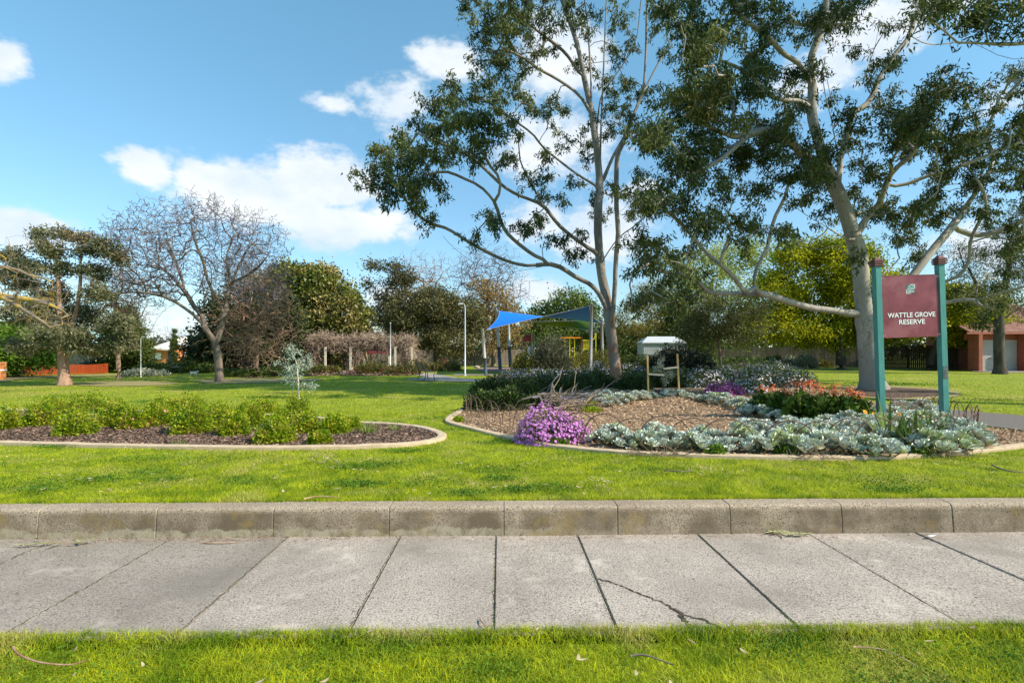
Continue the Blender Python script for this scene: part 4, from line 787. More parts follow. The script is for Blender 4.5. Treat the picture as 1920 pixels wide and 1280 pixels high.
def staked():
    b = np.array([4.53, 15.9, .17]); Y = b[1]; root = thing('sapling', 'thin grey-leaved sapling tied between the two timber stakes', 'sapling', b); sk = Skel(b, 5000)
    limb(sk, [(1244, 730), (1245, 710), (1245, 690), (1243, 672), (1236, 662)], Y, step=.08)
    T = np.vstack([ellipsoid_pts(P(x, y, Y), (r * Y / F, r * Y / F, r * Y / F), n) for x, y, r, n in ((1232, 662, 5, 8), (1240, 674, 6, 10), (1236, 686, 9, 14), (1232, 694, 7, 8), (1254, 704, 11, 22), (1248, 715, 8, 10), (1245, 700, 6, 8))])
    tips = sk.grow(T, .08, .3, .01, .3); cr = MB(); foliage(cr, sk.P[tips], 11, .04, .055, .016, -.3)
    finish_tree(root, sk, M_twig, .003, .014, cr, leafmat('grey leaves', (.38, .38, .24), (.58, .56, .40), sc=4, isl=.3, tr=.2), minr=.002)
staked()

# ================================================================== SHRUBS, FLOWERS, SUCCULENTS
def flat_mat(name, c, c2=None, **k): return mat(name, c, c2, **k)
M_stem = flat_mat('green stems', (.10, .12, .04), (.18, .17, .08), scale=20)
M_wood = flat_mat('woody stems', (.20, .14, .09), (.34, .26, .18), scale=9)
F_purple = flat_mat('purple daisy petals', (.58, .17, .56), (.75, .36, .74), scale=60, island=.35, transl=.3)
F_magenta = flat_mat('magenta daisy petals', (.58, .06, .38), (.72, .16, .52), scale=60, island=.3, transl=.3)
F_white = flat_mat('white daisy petals', (.68, .66, .76), (.80, .80, .86), scale=30, island=.2, transl=.25)
F_lilac = flat_mat('lilac petals', (.36, .32, .66), (.56, .52, .80), scale=30, island=.3, transl=.25)
F_violet = flat_mat('violet petals', (.28, .12, .36), (.45, .25, .5), scale=30, island=.3, transl=.25)
F_orange = flat_mat('orange petals', (.72, .15, .045), (.80, .30, .14), scale=30, island=.3, transl=.25)
F_eye = flat_mat('dark flower eye', (.10, .06, .16)); F_eye2 = flat_mat('yellow flower eye', (.5, .35, .05))
def blossoms(mb, C, Nn, r, mi=0, ce=1, petals=9):
    k = len(C); Nn = unit(Nn); A = unit(np.cross(Nn, RNG.normal(size=(k, 3)))); B = np.cross(Nn, A); m = petals * 2
    an = np.arange(m) * 2 * math.pi / m; rr = np.where(np.arange(m) % 2 == 0, 1.0, .62)[None, :, None] * (r * RNG.uniform(.75, 1.15, k))[:, None, None]
    rim = C[:, None] + rr * (np.cos(an)[None, :, None] * A[:, None] + np.sin(an)[None, :, None] * B[:, None]) + Nn[:, None] * rr * .12
    V = np.concatenate([C[:, None], rim], 1).reshape(-1, 3); i = np.arange(k)[:, None, None] * (m + 1); j = np.arange(m)[None, :, None]
    Fa = np.concatenate([i + 0 * j, i + 1 + j, i + 1 + (j + 1) % m], -1).reshape(-1, 3); mb.add(V, Fa, mi)
    an = np.arange(6) * math.pi / 3; e = C[:, None] + Nn[:, None] * (.1 * r) + (r * .24) * (np.cos(an)[None, :, None] * A[:, None] + np.sin(an)[None, :, None] * B[:, None])
    mb.add(e.reshape(-1, 3), np.arange(6 * k).reshape(k, 6), ce)
def moundpts(lobes, n, shell=.6):
    """surface-biased points on joined half ellipsoids: lobe=(cx,cy,rx,ry,h)"""
    wts = np.array([l[2] * l[4] for l in lobes]); wts = wts / wts.sum(); C = []; Nn = []
    for l, w in zip(lobes, wts):
        m = max(3, int(n * w)); d = unit(RNG.normal(size=(m, 3))); d[:, 2] = np.abs(d[:, 2]) - .12 * RNG.random(m); d = unit(d)
        ph = RNG.random(3) * 6; bump = 1 + .13 * np.sin(5 * d[:, 0] + ph[0]) * np.sin(5 * d[:, 1] + ph[1]) + .09 * np.sin(11 * d[:, 0] + ph[2]) * np.sin(9 * d[:, 2] + ph[1]) + .07 * RNG.normal(size=m)
        u = (shell + (1 - shell) * RNG.random(m) ** .6) * bump
        C.append(np.array([l[0], l[1], 0]) + d * u[:, None] * [l[2], l[3], l[4]]); Nn.append(d / np.array([l[2], l[3], l[4]]))
    C = np.vstack(C); C[:, 2] = np.maximum(C[:, 2], .015); return C, unit(np.vstack(Nn))
def shrub(name, label, cat, lobes_px, leafm, n, L_, W_, fl=None, group=None, shell=.5, dirz=.4, stems=10, stemm=None, ry=1.0, outw=.9, base=None):
    """lobes_px: (px, base py, half width px, height px)"""
    lobes = []
    for (x, y, w, h) in lobes_px:
        g = G(x, y); s = g[1] / F; lobes.append((g[0], g[1] + w * s * ry * .5, w * s, w * s * ry, h * s))
    bx, by = lobes[0][0], lobes[0][1]; root = thing(name, label, cat, (bx, by, 0), group=group); o3 = np.array([bx, by, 0])
    far = max(0, min(1, (lobes[0][1] - 19) / 12)); n = int(n * (1 + .7 * far)); L_ *= 1 + .3 * far; W_ *= 1 + (2.2 if W_ < .03 else .7) * far
    C, Nn = moundpts(lobes, n, shell); mb = MB(); Dr = Nn * outw + RNG.normal(size=C.shape) * .6 + [0, 0, dirz]
    k = len(C); leaves(mb, C - o3, Dr, L_ * RNG.uniform(.6, 1.3, k), W_ * RNG.uniform(.6, 1.3, k)); mb.build('foliage', leafm, root)
    sb = MB()
    for l in lobes:
        for _ in range(stems):
            a = random.random() * 6.28; q = random.uniform(.3, .85); e = np.array([l[0] + math.cos(a) * l[2] * q, l[1] + math.sin(a) * l[3] * q, l[4] * random.uniform(.5, .85)]) - o3
            s0 = np.array([l[0] + math.cos(a) * l[2] * .04, l[1] + math.sin(a) * l[3] * .04, 0]) - o3
            m_ = (s0 + e) / 2 + [0, 0, l[4] * .12]; sb.tube([s0, m_, e], [.008, .005, .003], 4, cap=False)
    sb.build('stems', stemm or M_wood, root)
    if fl:
        for (fm, em, nf, r, part) in fl:
            C, Nn = moundpts(lobes, nf, .97); C = C + Nn * .015; mb = MB(); blossoms(mb, C - o3, Nn + [.25, -.15, .45] + RNG.normal(size=C.shape) * .25, r)
            o = mb.build(part, [fm, em], root); o['kind'] = 'stuff'
    return root

# rose bed on the left: leafy mounds
rose = [(5, 806, 26, 38, 'cut by the left edge of the photo'), (66, 800, 36, 46, 'second from the left edge'), (128, 818, 40, 42, 'low in front, near the left end'), (150, 785, 46, 44, 'tall and back in the left group'), (205, 800, 34, 42, 'between the left group and the middle gap'), (240, 806, 28, 40, 'just left of the one with a pink bud'),
        (288, 800, 34, 36, 'carrying a single pink bud'), (296, 782, 40, 34, 'back row left of the bed centre'), (350, 815, 46, 62, 'tallest of the bed, near its middle'), (345, 780, 40, 36, 'back row behind the tallest one'), (405, 800, 34, 40, 'right of the tallest one'), (432, 818, 34, 42, 'low, front row right of centre'),
        (460, 800, 38, 44, 'middle row right of centre'), (487, 778, 32, 26, 'back row left of the silver sapling'), (508, 833, 46, 44, 'frontmost, near the edging'), (520, 808, 36, 40, 'behind the frontmost one'), (552, 790, 32, 46, 'right in front of the silver sapling'), (570, 812, 30, 34, 'lower right of the silver sapling'), (596, 834, 26, 22, 'small, close to the front edging'), (620, 815, 36, 32, 'wide, right end of the bed'), (655, 806, 26, 20, 'yellowish and small, near the bare end'), (95, 775, 36, 24, 'back row at the left'), (200, 778, 34, 26, 'back row between the left groups')]
for (x, y, w, h, d) in rose:
    fl = [(flat_mat('pink rose petals', (.75, .2, .3)), F_eye2, 2, .025, 'blossom')] if 'pink' in d else None
    w *= .82; h *= 1.1; lb = [(x, y, w, h), (x + w * .4, y - 3, w * .5, h * .7), (x - w * .4, y + 1, w * .45, h * .62)]
    shrub('rose_bush', 'leafy yellow-green rose bush ' + d, 'rose bush', lb, L_rose, int(60 * w + 1500), .046, .030, fl, 'rose bushes in the left bed', shell=.35, dirz=.3, stems=12)
def tuft(label, x, y, n, ln, w, m, spread=.05, lean=.9, name='grass_tuft', cat='plant', arch=.12):
    g = G(x, y, .01); root_o = MB()
    for _ in range(n):
        a = random.random() * 6.28; l = ln * random.uniform(.6, 1.1); t = random.uniform(.1, lean); p0 = np.array([math.cos(a) * spread * random.random(), math.sin(a) * spread * random.random(), 0]); hz = np.array([math.cos(a), math.sin(a), 0]); sd = np.array([-math.sin(a), math.cos(a), 0]) * w / 2
        P_ = [p0 + hz * l * t * q + np.array([0, 0, l * (q * (1 - t * .45) - arch * t * q * q)]) for q in (0, .35, .7, 1)]; ww = (1, 1.1, .8, .05)
        V = []; 
        for p_, c_ in zip(P_, ww): V += [p_ - sd * c_, p_ + sd * c_]
        root_o.add(V, [(0, 1, 3, 2), (2, 3, 5, 4), (4, 5, 7, 6)], 0, True)
    return tag(root_o.build(name, m, loc=g), label, cat)
M_strap = mat('strap leaves', (.07, .13, .02), (.17, .24, .05), scale=3, island=.3, transl=.25)
M_strapl = mat('light strap leaves', (.15, .26, .03), (.26, .34, .06), scale=3, island=.3, transl=.3)
tuft('long bright green grass tuft at the bare right end of the rose bed', 690, 812, 60, .28, .010, M_strapl, .14, 1)
tuft('small weed tuft near the back edging of the rose bed', 742, 806, 30, .16, .009, M_strapl, .1, 1)
tuft('grassy weed between the left rose bushes', 180, 792, 60, .36, .009, M_strapl, .15, .9)
tuft('small weed tuft against the front edging of the rose bed', 335, 834, 24, .10, .009, M_strapl, .1, 1)
tuft('dark green sword-leaved clump at the foot of the left sign post', 1668, 838, 34, .80, .034, M_strap, .08, .95, 'strap_leaf_plant')
tuft('sword-leaved clump between the two sign posts', 1712, 842, 36, .72, .034, M_strap, .1, 1.0, 'strap_leaf_plant')
tuft('sword-leaved clump beside the right sign post', 1752, 832, 24, .62, .030, M_strap, .1, .9, 'strap_leaf_plant')
tuft('light green strap-leaved bulb among the front succulents near the purple daisies', 1196, 838, 16, .30, .028, M_strapl, .04, .8, 'strap_leaf_plant')
tuft('strappy leaves sprouting at the front succulents right of the bed middle', 1488, 852, 18, .26, .02, M_strapl, .05, .9, 'strap_leaf_plant')

# purple daisy mound and others
shrub('daisy_bush', 'big mound of purple daisies spilling over the front edging', 'daisy bush', [(1022, 832, 52, 66), (1078, 828, 36, 42), (1002, 832, 32, 44), (1054, 831, 38, 56)], L_shrub, 4200, .05, .014, [(F_purple, F_eye, 1900, .023, 'blossoms')], shell=.4)
shrub('daisy_bush', 'low patch of magenta daisies at the back of the mulch', 'daisy bush', [(1362, 742, 34, 25), (1345, 741, 20, 16), (1382, 741, 18, 18)], L_shrub, 1500, .06, .02, [(F_magenta, F_eye, 900, .036, 'blossoms')])
wd = [(1290, 722, 34, 32, 'left of the slim tree foot', F_lilac), (1325, 728, 36, 38, 'just left of the slim tree', F_white), (1362, 724, 34, 36, 'right of the slim tree', F_white), (1398, 722, 34, 38, 'mixed with violet blooms', F_violet), (1425, 726, 38, 42, 'in the middle of the white drift', F_white), (1462, 722, 38, 44, 'behind the orange flowers', F_white),
      (1500, 728, 34, 38, 'at the right end of the white drift', F_white), (1392, 706, 40, 24, 'at the back of the white drift', F_violet), (1450, 704, 44, 26, 'at the far back of the white drift', F_lilac), (1410, 738, 26, 26, 'nearest the magenta patch', F_white), (1345, 712, 40, 30, 'behind the slim tree', F_lilac)]
for (x, y, w, h, d, fm) in wd:
    shrub('daisy_bush', ('violet' if fm is F_violet else 'lilac' if fm is F_lilac else 'white') + '-flowered daisy bush ' + d, 'daisy bush', [(x, y, w, h), (x + 14, y - 2, w * .7, h * .8)], L_shrub, 1500, .09, .03, [(fm, F_eye2, int(11 * w) if fm is F_white else int(7 * w), .036, 'blossoms')], 'daisy bushes at the back of the bed')
ld = [(965, 711, 34, 18, 'at the left end, behind the junipers'), (1005, 712, 34, 20, 'below the grey rosemary bush'), (1045, 712, 34, 19, 'right of the rosemary bush foot'), (1085, 712, 30, 20, 'between the rosemary and the gum trunk'), (1118, 712, 34, 34, 'tall, just left of the gum trunk'), (1185, 712, 32, 30, 'just right of the gum trunk'), (1212, 714, 26, 26, 'left of the dark shrub')]
for (x, y, w, h, d) in ld:
    shrub('daisy_bush', 'lilac-white daisy bush ' + d, 'daisy bush', [(x, y, w, h), (x + 14, y, w * .6, h * .7)], L_shrub, 1100, .09, .03, [(F_lilac, F_eye, int(10 * w), .036, 'blossoms'), (F_white, F_eye2, int(4 * w), .036, 'blossoms')], 'lilac daisy bushes round the gum tree')
# junipers
L_jun = leafmat('juniper sprays', (.030, .055, .012), (.075, .11, .022), sc=3, isl=.5, tr=.1)
for (x, y, w, h, d) in [(908, 772, 34, 36, 'leftmost, at the bed tip'), (950, 770, 40, 40, 'low, next to the leftmost'), (925, 742, 40, 36, 'dark, behind the leftmost'), (975, 745, 46, 38, 'left of the branch pile'), (1010, 768, 30, 24, 'small and brownish, touching the branch pile'), (1030, 735, 46, 32, 'behind the branch pile'), (1080, 732, 44, 32, 'between the branch pile and the gum'), (1122, 727, 34, 30, 'left against the gum trunk'), (1190, 732, 32, 34, 'right of the gum trunk'), (1225, 726, 34, 30, 'behind the left stake'), (1260, 726, 40, 28, 'behind the staked sapling')]:
    shrub('juniper', 'dark spreading juniper ' + d, 'shrub', [(x, y, w, h), (x + w * .5, y - 2, w * .6, h * .7), (x - w * .5, y - 2, w * .6, h * .7)], L_jun, 5200, .10, .032, None, 'junipers in the big bed', shell=.4, dirz=.1, outw=1.0)
# bushes in the middle distance
L_rosm = leafmat('rosemary leaves', (.10, .11, .06), (.18, .18, .11), sc=2, tr=.1)
L_yel = leafmat('yellowish shrub leaves', (.14, .15, .025), (.25, .24, .05), sc=1, tr=.25)
L_blk = leafmat('blackish shrub leaves', (.025, .035, .02), (.07, .075, .05), sc=2, isl=.7, tr=.05)
L_sage = leafmat('sage leaves', (.22, .24, .17), (.36, .38, .28), sc=2, tr=.1)
for (nm, lab, lb, m_, n, a, b_) in [
    ('rosemary_bush', 'tall grey-green rosemary bush in front of the playground', [(1035, 704, 34, 74), (1018, 704, 20, 50), (1052, 704, 20, 46)], L_rosm, 9000, .16, .012),
    ('shrub', 'yellowish clipped shrub left of the rosemary bush', [(985, 703, 24, 46), (975, 703, 18, 38), (1000, 704, 20, 36)], L_yel, 3500, .08, .04),
    ('hedge', 'green clipped hedge between the rosemary bush and the gum', [(1090, 701, 26, 42), (1112, 701, 26, 46), (1134, 701, 22, 46), (1072, 702, 16, 34)], L_yel, 7000, .08, .035),
    ('shrub', 'dark glossy round shrub behind the stakes', [(1275, 716, 44, 66), (1240, 714, 26, 52), (1310, 716, 34, 54), (1332, 716, 18, 34)], L_blk, 16000, .12, .06),
    ('shrub', 'pale cream-edged shrub at the foot of the dark round shrub', [(1232, 716, 16, 26)], L_sage, 900, .08, .04),
    ('hedge', 'low green hedge right of the gum trunk before the shed', [(1180, 703, 26, 36), (1205, 703, 24, 36)], L_shrub, 3500, .09, .04),
    ('shrub', 'olive green shrub behind the white daisies', [(1385, 700, 40, 30), (1420, 698, 36, 26), (1350, 698, 30, 26)], L_shrub, 4500, .12, .05),
    ('shrub', 'pale sage shrub left in the row under the golden tree', [(1488, 689, 16, 20)], L_sage, 900, .14, .05), ('shrub', 'round pale sage shrub second in the row under the golden tree', [(1516, 690, 20, 25)], L_sage, 1200, .14, .05),
    ('shrub', 'yellowish low shrub third in the row under the golden tree', [(1546, 688, 18, 18)], L_yel, 900, .14, .05), ('shrub', 'sage shrub beyond the golden tree trunk', [(1605, 688, 18, 20)], L_sage, 900, .14, .05), ('shrub', 'dark low shrub at the left end of the row under the golden tree', [(1455, 690, 24, 22)], L_shrub, 1400, .14, .05),
    ('shrub', 'low green ground-cover shrub behind the black bench', [(300, 699, 44, 16), (350, 698, 40, 18), (270, 701, 30, 16), (385, 699, 26, 14)], L_shrub, 5200, .14, .05),
    ('shrub', 'light green arching shrub below the orange house', [(350, 697, 26, 30), (372, 697, 26, 26), (330, 697, 20, 18)], L_yel, 3200, .14, .05),
    ('shrub', 'brownish shrub right of the orange house', [(392, 696, 24, 44), (410, 696, 26, 34)], L_autumn, 1500, .2, .07),
    ('shrub', 'grey-green low shrub at the foot of the left lamp post', [(250, 706, 30, 12), (285, 705, 22, 10)], L_sage, 1600, .12, .04),
    ('hedge', 'dark low hedge behind the bare elm trunk', [(460, 706, 34, 14), (500, 706, 34, 16), (540, 704, 30, 14), (425, 706, 22, 12)], L_shrub, 4200, .12, .05)]:
    shrub(nm, lab, 'hedge' if nm == 'hedge' else 'shrub', lb, m_, n, a, b_, None, None, shell=.35, dirz=.5 if nm == 'rosemary_bush' else .2)
rb = [(592, 700, 20, 18, 'at the left foot of the arbour'), (618, 699, 18, 14, 'before the arbour bench'), (682, 701, 18, 24, 'between the second post and the gap'), (700, 700, 22, 26, 'before the maroon roof'), (738, 702, 20, 22, 'low in front, right part of the arbour'), (768, 701, 20, 30, 'under the right end of the arbour'), (790, 696, 16, 22, 'right of the brown bench'), (832, 696, 22, 28, 'large, right before the olive tree'), (852, 695, 14, 18, 'at the right end of the row'), (815, 695, 14, 16, 'small, behind the brown bench seat')]
for (x, y, w, h, d) in rb:
    shrub('rose_bush', 'reddish-green rose bush ' + d, 'rose bush', [(x, y, w, h * .85)], leafmat('reddish rose leaves', (.09, .10, .02), (.17, .16, .04), sc=2, c3=(.22, .08, .05), s3=2), 420, .10, .055, None, 'rose bushes before the arbour', shell=.3, stems=14)

# succulents
M_cot = mat('silver succulent leaves', (.46, .50, .42), (.74, .77, .66), scale=14, detail=4, rough=.65, island=.4, hue=.012, c3=(.50, .54, .28), s3=3.5, spec=.4)
def paddle(o, d, up, L_, w, cup):
    d = d / np.linalg.norm(d); s = np.cross(d, up); s /= np.linalg.norm(s); n = np.cross(s, d); V = []
    for i, (t, ww) in enumerate(((0, .22), (.35, .62), (.7, 1.0), (.92, .8), (1.02, .36))):
        c = o + d * L_ * t + n * (cup * L_ * (t ** 2))
        for q in (-1, 0, 1): V.append(c + s * q * w / 2 * ww + n * (abs(q) * w * .18 * ww + (.12 * w * math.sin(5 * t + q * 2))))
    return V, [(r * 3 + c, r * 3 + c + 1, (r + 1) * 3 + c + 1, (r + 1) * 3 + c) for r in range(4) for c in (0, 1)]
def succulent_mesh(name, heads, spread, lf, wl, hh):
    mb = MB(); st = MB()
    for h in range(heads):
        a = h * 2.4 + random.random(); q = spread * math.sqrt((h + .3) / heads); c = np.array([math.cos(a) * q, math.sin(a) * q, hh * random.uniform(.5, 1.0) * (1.15 - q / spread * .85)])
        axis = unit(np.array([math.cos(a) * .5 * q / spread, math.sin(a) * .5 * q / spread, 1.0])); st.tube([c * [.3, .3, 0], c * [.8, .8, .6], c], .008, 5, cap=False)
        for i in range(17):
            b = i * 2.39996; til = .15 + i / 17 * 1.25; x = unit(np.cross(axis, [0.3, 1, .2])); y = np.cross(axis, x)
            d = axis * math.cos(til) + (x * math.cos(b) + y * math.sin(b)) * math.sin(til); l = lf * (.45 + .6 * i / 17) * random.uniform(.85, 1.15)
            V, Fa = paddle(c + axis * (.02 - .035 * i / 17), d, axis + RNG.normal(size=3) * .15, l, l * wl * random.uniform(.85, 1.1), .22); mb.add(V, Fa, 0, True)
    return mb, st
protos = []
for v in range(4):
    hd = thing('succulent', 'x', 'succulent', group='silver succulents in the flower bed'); mb, st = succulent_mesh('s', 10, .22, .125, .6, .24)
    mb.build('leaves', M_cot, hd); st.build('stems', M_stem, hd); protos.append(hd)
used = set()
def put_succ(x, y, s, label):
    v = random.randrange(4); g = G(x, y, .01)
    o = protos[v] if v not in used else copy_tree(protos[v]); used.add(v)
    o.location = g; o.rotation_euler = (0, 0, random.random() * 6.28); o.scale = (s * random.uniform(.9, 1.1), s, s * random.uniform(.85, 1.15)); o['label'] = label; return o
front = [(1132, 838), (1164, 844), (1210, 848), (1255, 848), (1296, 852), (1338, 850), (1378, 853), (1420, 855), (1462, 853), (1502, 857), (1545, 855), (1590, 857), (1634, 857), (1664, 856), (1742, 850), (1782, 848), (1812, 840), (1826, 830)]
mid_ = [(1150, 826), (1232, 834), (1318, 834), (1392, 836), (1436, 840), (1488, 836), (1524, 838), (1568, 838), (1612, 840), (1655, 838), (1700, 840), (1735, 832), (1770, 832), (1800, 824)]
third = [(1398, 820), (1428, 822), (1500, 822), (1540, 820), (1585, 822), (1628, 820), (1680, 822), (1722, 818), (1756, 814), (1786, 812)]
fourth = [(1515, 806), (1550, 806), (1588, 806), (1625, 804), (1662, 804), (1698, 802), (1738, 800), (1768, 798), (1535, 794), (1605, 792), (1642, 790), (1680, 788), (1715, 786), (1748, 786), (1655, 776), (1692, 774), (1728, 774), (1620, 780)]
back = [(1118, 748), (1130, 754), (1146, 762), (1140, 748), (1158, 754), (1176, 756), (1164, 746), (1190, 752), (1206, 750), (1226, 748), (1255, 747), (1278, 748), (1296, 750), (1312, 752), (1328, 754), (1342, 756), (1358, 760), (1374, 764), (1366, 754), (1392, 768), (1386, 758), (1410, 772), (1404, 780), (1428, 778), (1422, 768), (1446, 784), (1440, 774), (1462, 790), (1470, 782), (1484, 790), (1478, 800)]
for nm, lst, sc_ in (('silver succulent in the front row along the edging, {} from the purple daisies', front, (.95, 1.2)), ('silver succulent in the second row from the edging, {} from the purple daisies', mid_, (.95, 1.2)), ('silver succulent in the third row from the edging, {} from the left', third, (.9, 1.1)), ('silver succulent behind the front rows by the sign, {} from the left', fourth, (.85, 1.1)), ('smaller blue-grey succulent in the back strip behind the mulch, {} from the gum trunk', back, (.8, 1.05))):
    for i, (x, y) in enumerate(sorted(lst)): put_succ(x, y - (5 if lst is front and x < 1600 else 0), random.uniform(*sc_) * random.choice((.85, 1, 1.08)), nm.format(ORD[i]))

# orange flowered broad-leaved plants
L_broad = leafmat('broad glossy leaves', (.035, .075, .012), (.12, .19, .025), sc=4, isl=.5, tr=.2, rough=.35)
M_stalk = flat_mat('reddish stalks', (.30, .13, .08))
for (x, y, w, h, hd, d) in [(1440, 778, 24, 32, [(1428, 728), (1448, 727)], 'leftmost, beside the magenta patch'), (1474, 786, 26, 38, [(1470, 728), (1480, 736), (1490, 716)], 'second from the left'), (1508, 795, 30, 46, [(1505, 722), (1518, 716), (1530, 724)], 'middle one with the tallest flowers'),
                         (1545, 798, 28, 46, [(1535, 730), (1566, 724)], 'right of the middle'), (1580, 798, 28, 44, [(1568, 734), (1592, 732)], 'second from the right'), (1610, 796, 22, 40, [(1610, 740), (1600, 736)], 'rightmost, by the left sign post')]:
    r_ = shrub('orange_flower_plant', 'dark glossy broad-leaved plant with orange flower heads, ' + d, 'plant', [(x, y, w, h + 8), (x + 12, y - 1, w * .6, h * .9)], L_broad, 1000, .13, .085, None, 'orange-flowered plants in the bed', shell=.3, dirz=.5)
    o3 = np.array(r_.location); Y = o3[1]; st = MB(); fl = MB()
    for (fx, fy) in hd:
        p = P(fx, fy, Y); st.tube([np.array([p[0], Y, 0]) - o3, p - o3], .006, 5, cap=False)
        C = p - o3 + RNG.normal(size=(48, 3)) * [.065, .05, .04]; blossoms(fl, C, C - (p - o3) + [0, 0, .05], .022, petals=5)
    st.build('stalks', M_stalk, r_); o = fl.build('blossoms', [F_orange, M_stalk], r_); o['kind'] = 'stuff'
# dusty pink seed heads behind the sign
mb = MB(); root = thing('seed_heads', 'dusty pink dried flower stalks standing behind the sign succulents', 'plant', G(1715, 785))
for _ in range(34):
    x = random.uniform(1655, 1765); p = P(x, random.uniform(742, 770), 11.2) - np.array(root.location); q = p.copy(); q[2] = .02; mb.tube([q, p], .003, 4, cap=False)
    C = p + RNG.normal(size=(22, 3)) * [.03, .03, .035]; leaves(mb, C, RNG.normal(size=C.shape), .02, .012)
mb.build('stalks', flat_mat('dusty pink', (.42, .22, .20), (.55, .36, .32), scale=20), root)
for (x, y, d) in ((1638, 776, 'left of the left sign post'), (1686, 776, 'just right of the left sign post'), (1622, 772, 'nearest the orange flower heads')):
    g = G(x, 800); root = thing('marigold', 'bright orange daisy bloom ' + d, 'flower', g); p = P(x, y, g[1]) - g; a = MB(); a.tube([p * [1, 1, 0], p], .005, 5); a.build('stem', M_stem, root)
    a = MB(); blossoms(a, np.array([p]), np.array([[.2, -.8, .6]]), .045); blossoms(a, np.array([p + [.03, .04, -.03]]), np.array([[.4, -.6, .8]]), .04); a.build('blossoms', [flat_mat('bright orange', (.85, .32, .02)), F_eye], root)
for (x, y, w, h, d) in [(1107, 762, 12, 14, 'upper of the two bright weeds right of the branch pile'), (1110, 774, 22, 10, 'lower of the two bright weeds right of the branch pile'), (1050, 836, 18, 14, 'under the purple daisies by the edging'), (1345, 856, 18, 20, 'dark patch under the front succulents left of centre'), (1478, 856, 18, 18, 'patch under the front succulents right of centre'), (1735, 856, 24, 20, 'patch between the sign posts at the edging'), (860, 792, 10, 10, 'tiny clump at the left tip of the bed'), (1440, 846, 20, 14, 'sprig between front succulents')]:
    shrub('leafy_weed', 'bright green leafy weed, ' + d, 'weed', [(x, y, w, h)], L_rose if y < 800 else L_bright, 420, .05, .035, None, shell=.2, stems=3)

# heap of dead branches and dry twigs
def heap():
    g = G(1050, 768); root = thing('branch_heap', 'heap of bare grey-brown dead branches at the edge of the mulch', 'branches', g); Y = g[1]
    for k in range(90):
        x = random.uniform(990, 1095); y = random.uniform(738, 770); dd = random.uniform(-.6, 1.2); p = P(x, min(y, 765), Y + dd) - g; p[2] = max(p[2], .03); mb = MB() if k % 1 == 0 else mb
        a = random.uniform(-.5, .9); l = random.uniform(.35, 1.1); pts = [p]; d = np.array([math.cos(a), random.uniform(-.5, .5), random.uniform(-.2, .12)])
        for q in range(6): d = d + RNG.normal(size=3) * .28; p = p + unit(d) * l / 6; p[2] = max(p[2], .02); pts.append(p)
        mb.tube(pts, np.linspace(random.uniform(.009, .024), .005, 7), 6, cap=True); mb.build('branch', M_wood if k % 3 else M_twig2, root)
    for pts in ([(962, 768), (972, 752), (990, 746), (1010, 743), (1016, 756)], [(964, 770), (985, 760), (1005, 757)], [(1035, 718), (1032, 735), (1020, 750), (1040, 745)], [(1035, 718), (1040, 735), (1055, 745), (1075, 742)], [(1012, 742), (1018, 758), (1022, 768)], [(1040, 728), (1030, 740), (1040, 752), (1065, 748), (1090, 742)]):
        mb = MB(); mb.tube(smoothpoly([P(x, y, Y - .2) - g for x, y in pts], False), .02, 7); mb.build('branch', M_twig, root)
heap()
for (x, y, n, d) in ((925, 780, 120, 'at the left part of the bed'), (1235, 856, 60, 'spilling on the edging below the bulb'), (1530, 862, 40, 'on the edging right of centre'), (1790, 856, 60, 'on the edging below the right sign post')):
    g = G(x, y, .02); mb = MB()
    for _ in range(n):
        p = np.array([random.uniform(-.45, .45) * (1.6 if x < 1000 else .7), random.uniform(-.2, .35) * (3 if x < 1000 else .5), .02]); a = random.random() * 6.28; e = p + np.array([math.cos(a), math.sin(a), random.uniform(.0, .9)]) * random.uniform(.08, .25)
        mb.tube([p, (p + e) / 2 + RNG.normal(size=3) * .02, e], .003, 3, cap=False)
    tag(mb.build('dry_twigs', M_wood, loc=g), 'scatter of dry brown twigs ' + d, 'twigs', kind='stuff')

# bent wire hoops
M_wire = mat('rusty wire', (.10, .06, .045), (.20, .12, .09), scale=30, rough=.7)
def hoops():
    line = smoothpoly([G(*q)[:2] for q in ((870, 770), (880, 780), (905, 788), (960, 806), (1030, 822), (1130, 834), (1250, 842), (1400, 846), (1550, 848), (1690, 846), (1780, 838), (1828, 824), (1820, 806), (1790, 792), (1760, 782), (1715, 772))], False, 20)
    seg = np.r_[0, np.cumsum(np.linalg.norm(np.diff(line, axis=0), axis=1))]
    at = lambda s: np.array([np.interp(s, seg, line[:, 0]), np.interp(s, seg, line[:, 1])])
    root = thing('hoop_fence', 'low border of overlapping rusty wire hoops around the succulent bed', 'border fence', (*line[0], 0)); s = 0; o3 = np.array([*line[0], 0])
    while s + .72 < seg[-1]:
        wq = .72 + random.uniform(-.05, .05); a, b = at(s), at(s + wq); tl = random.uniform(-.06, .06); pts = []; hh = random.uniform(.41, .47)
        nrm = np.array([-(b - a)[1], (b - a)[0]]); nrm = nrm / np.linalg.norm(nrm)
        for t in np.linspace(0, math.pi, 19): c = (a + b) / 2 - (b - a) / 2 * math.cos(t); z = hh * math.sin(t) ** .8; pts.append(np.array([*(c + nrm * tl * z / .4), z]) - o3)
        mb = MB(); mb.tube(pts, .008, 6); mb.build('hoop', M_wire, root); s += .41 + random.uniform(-.02, .02)
hoops()

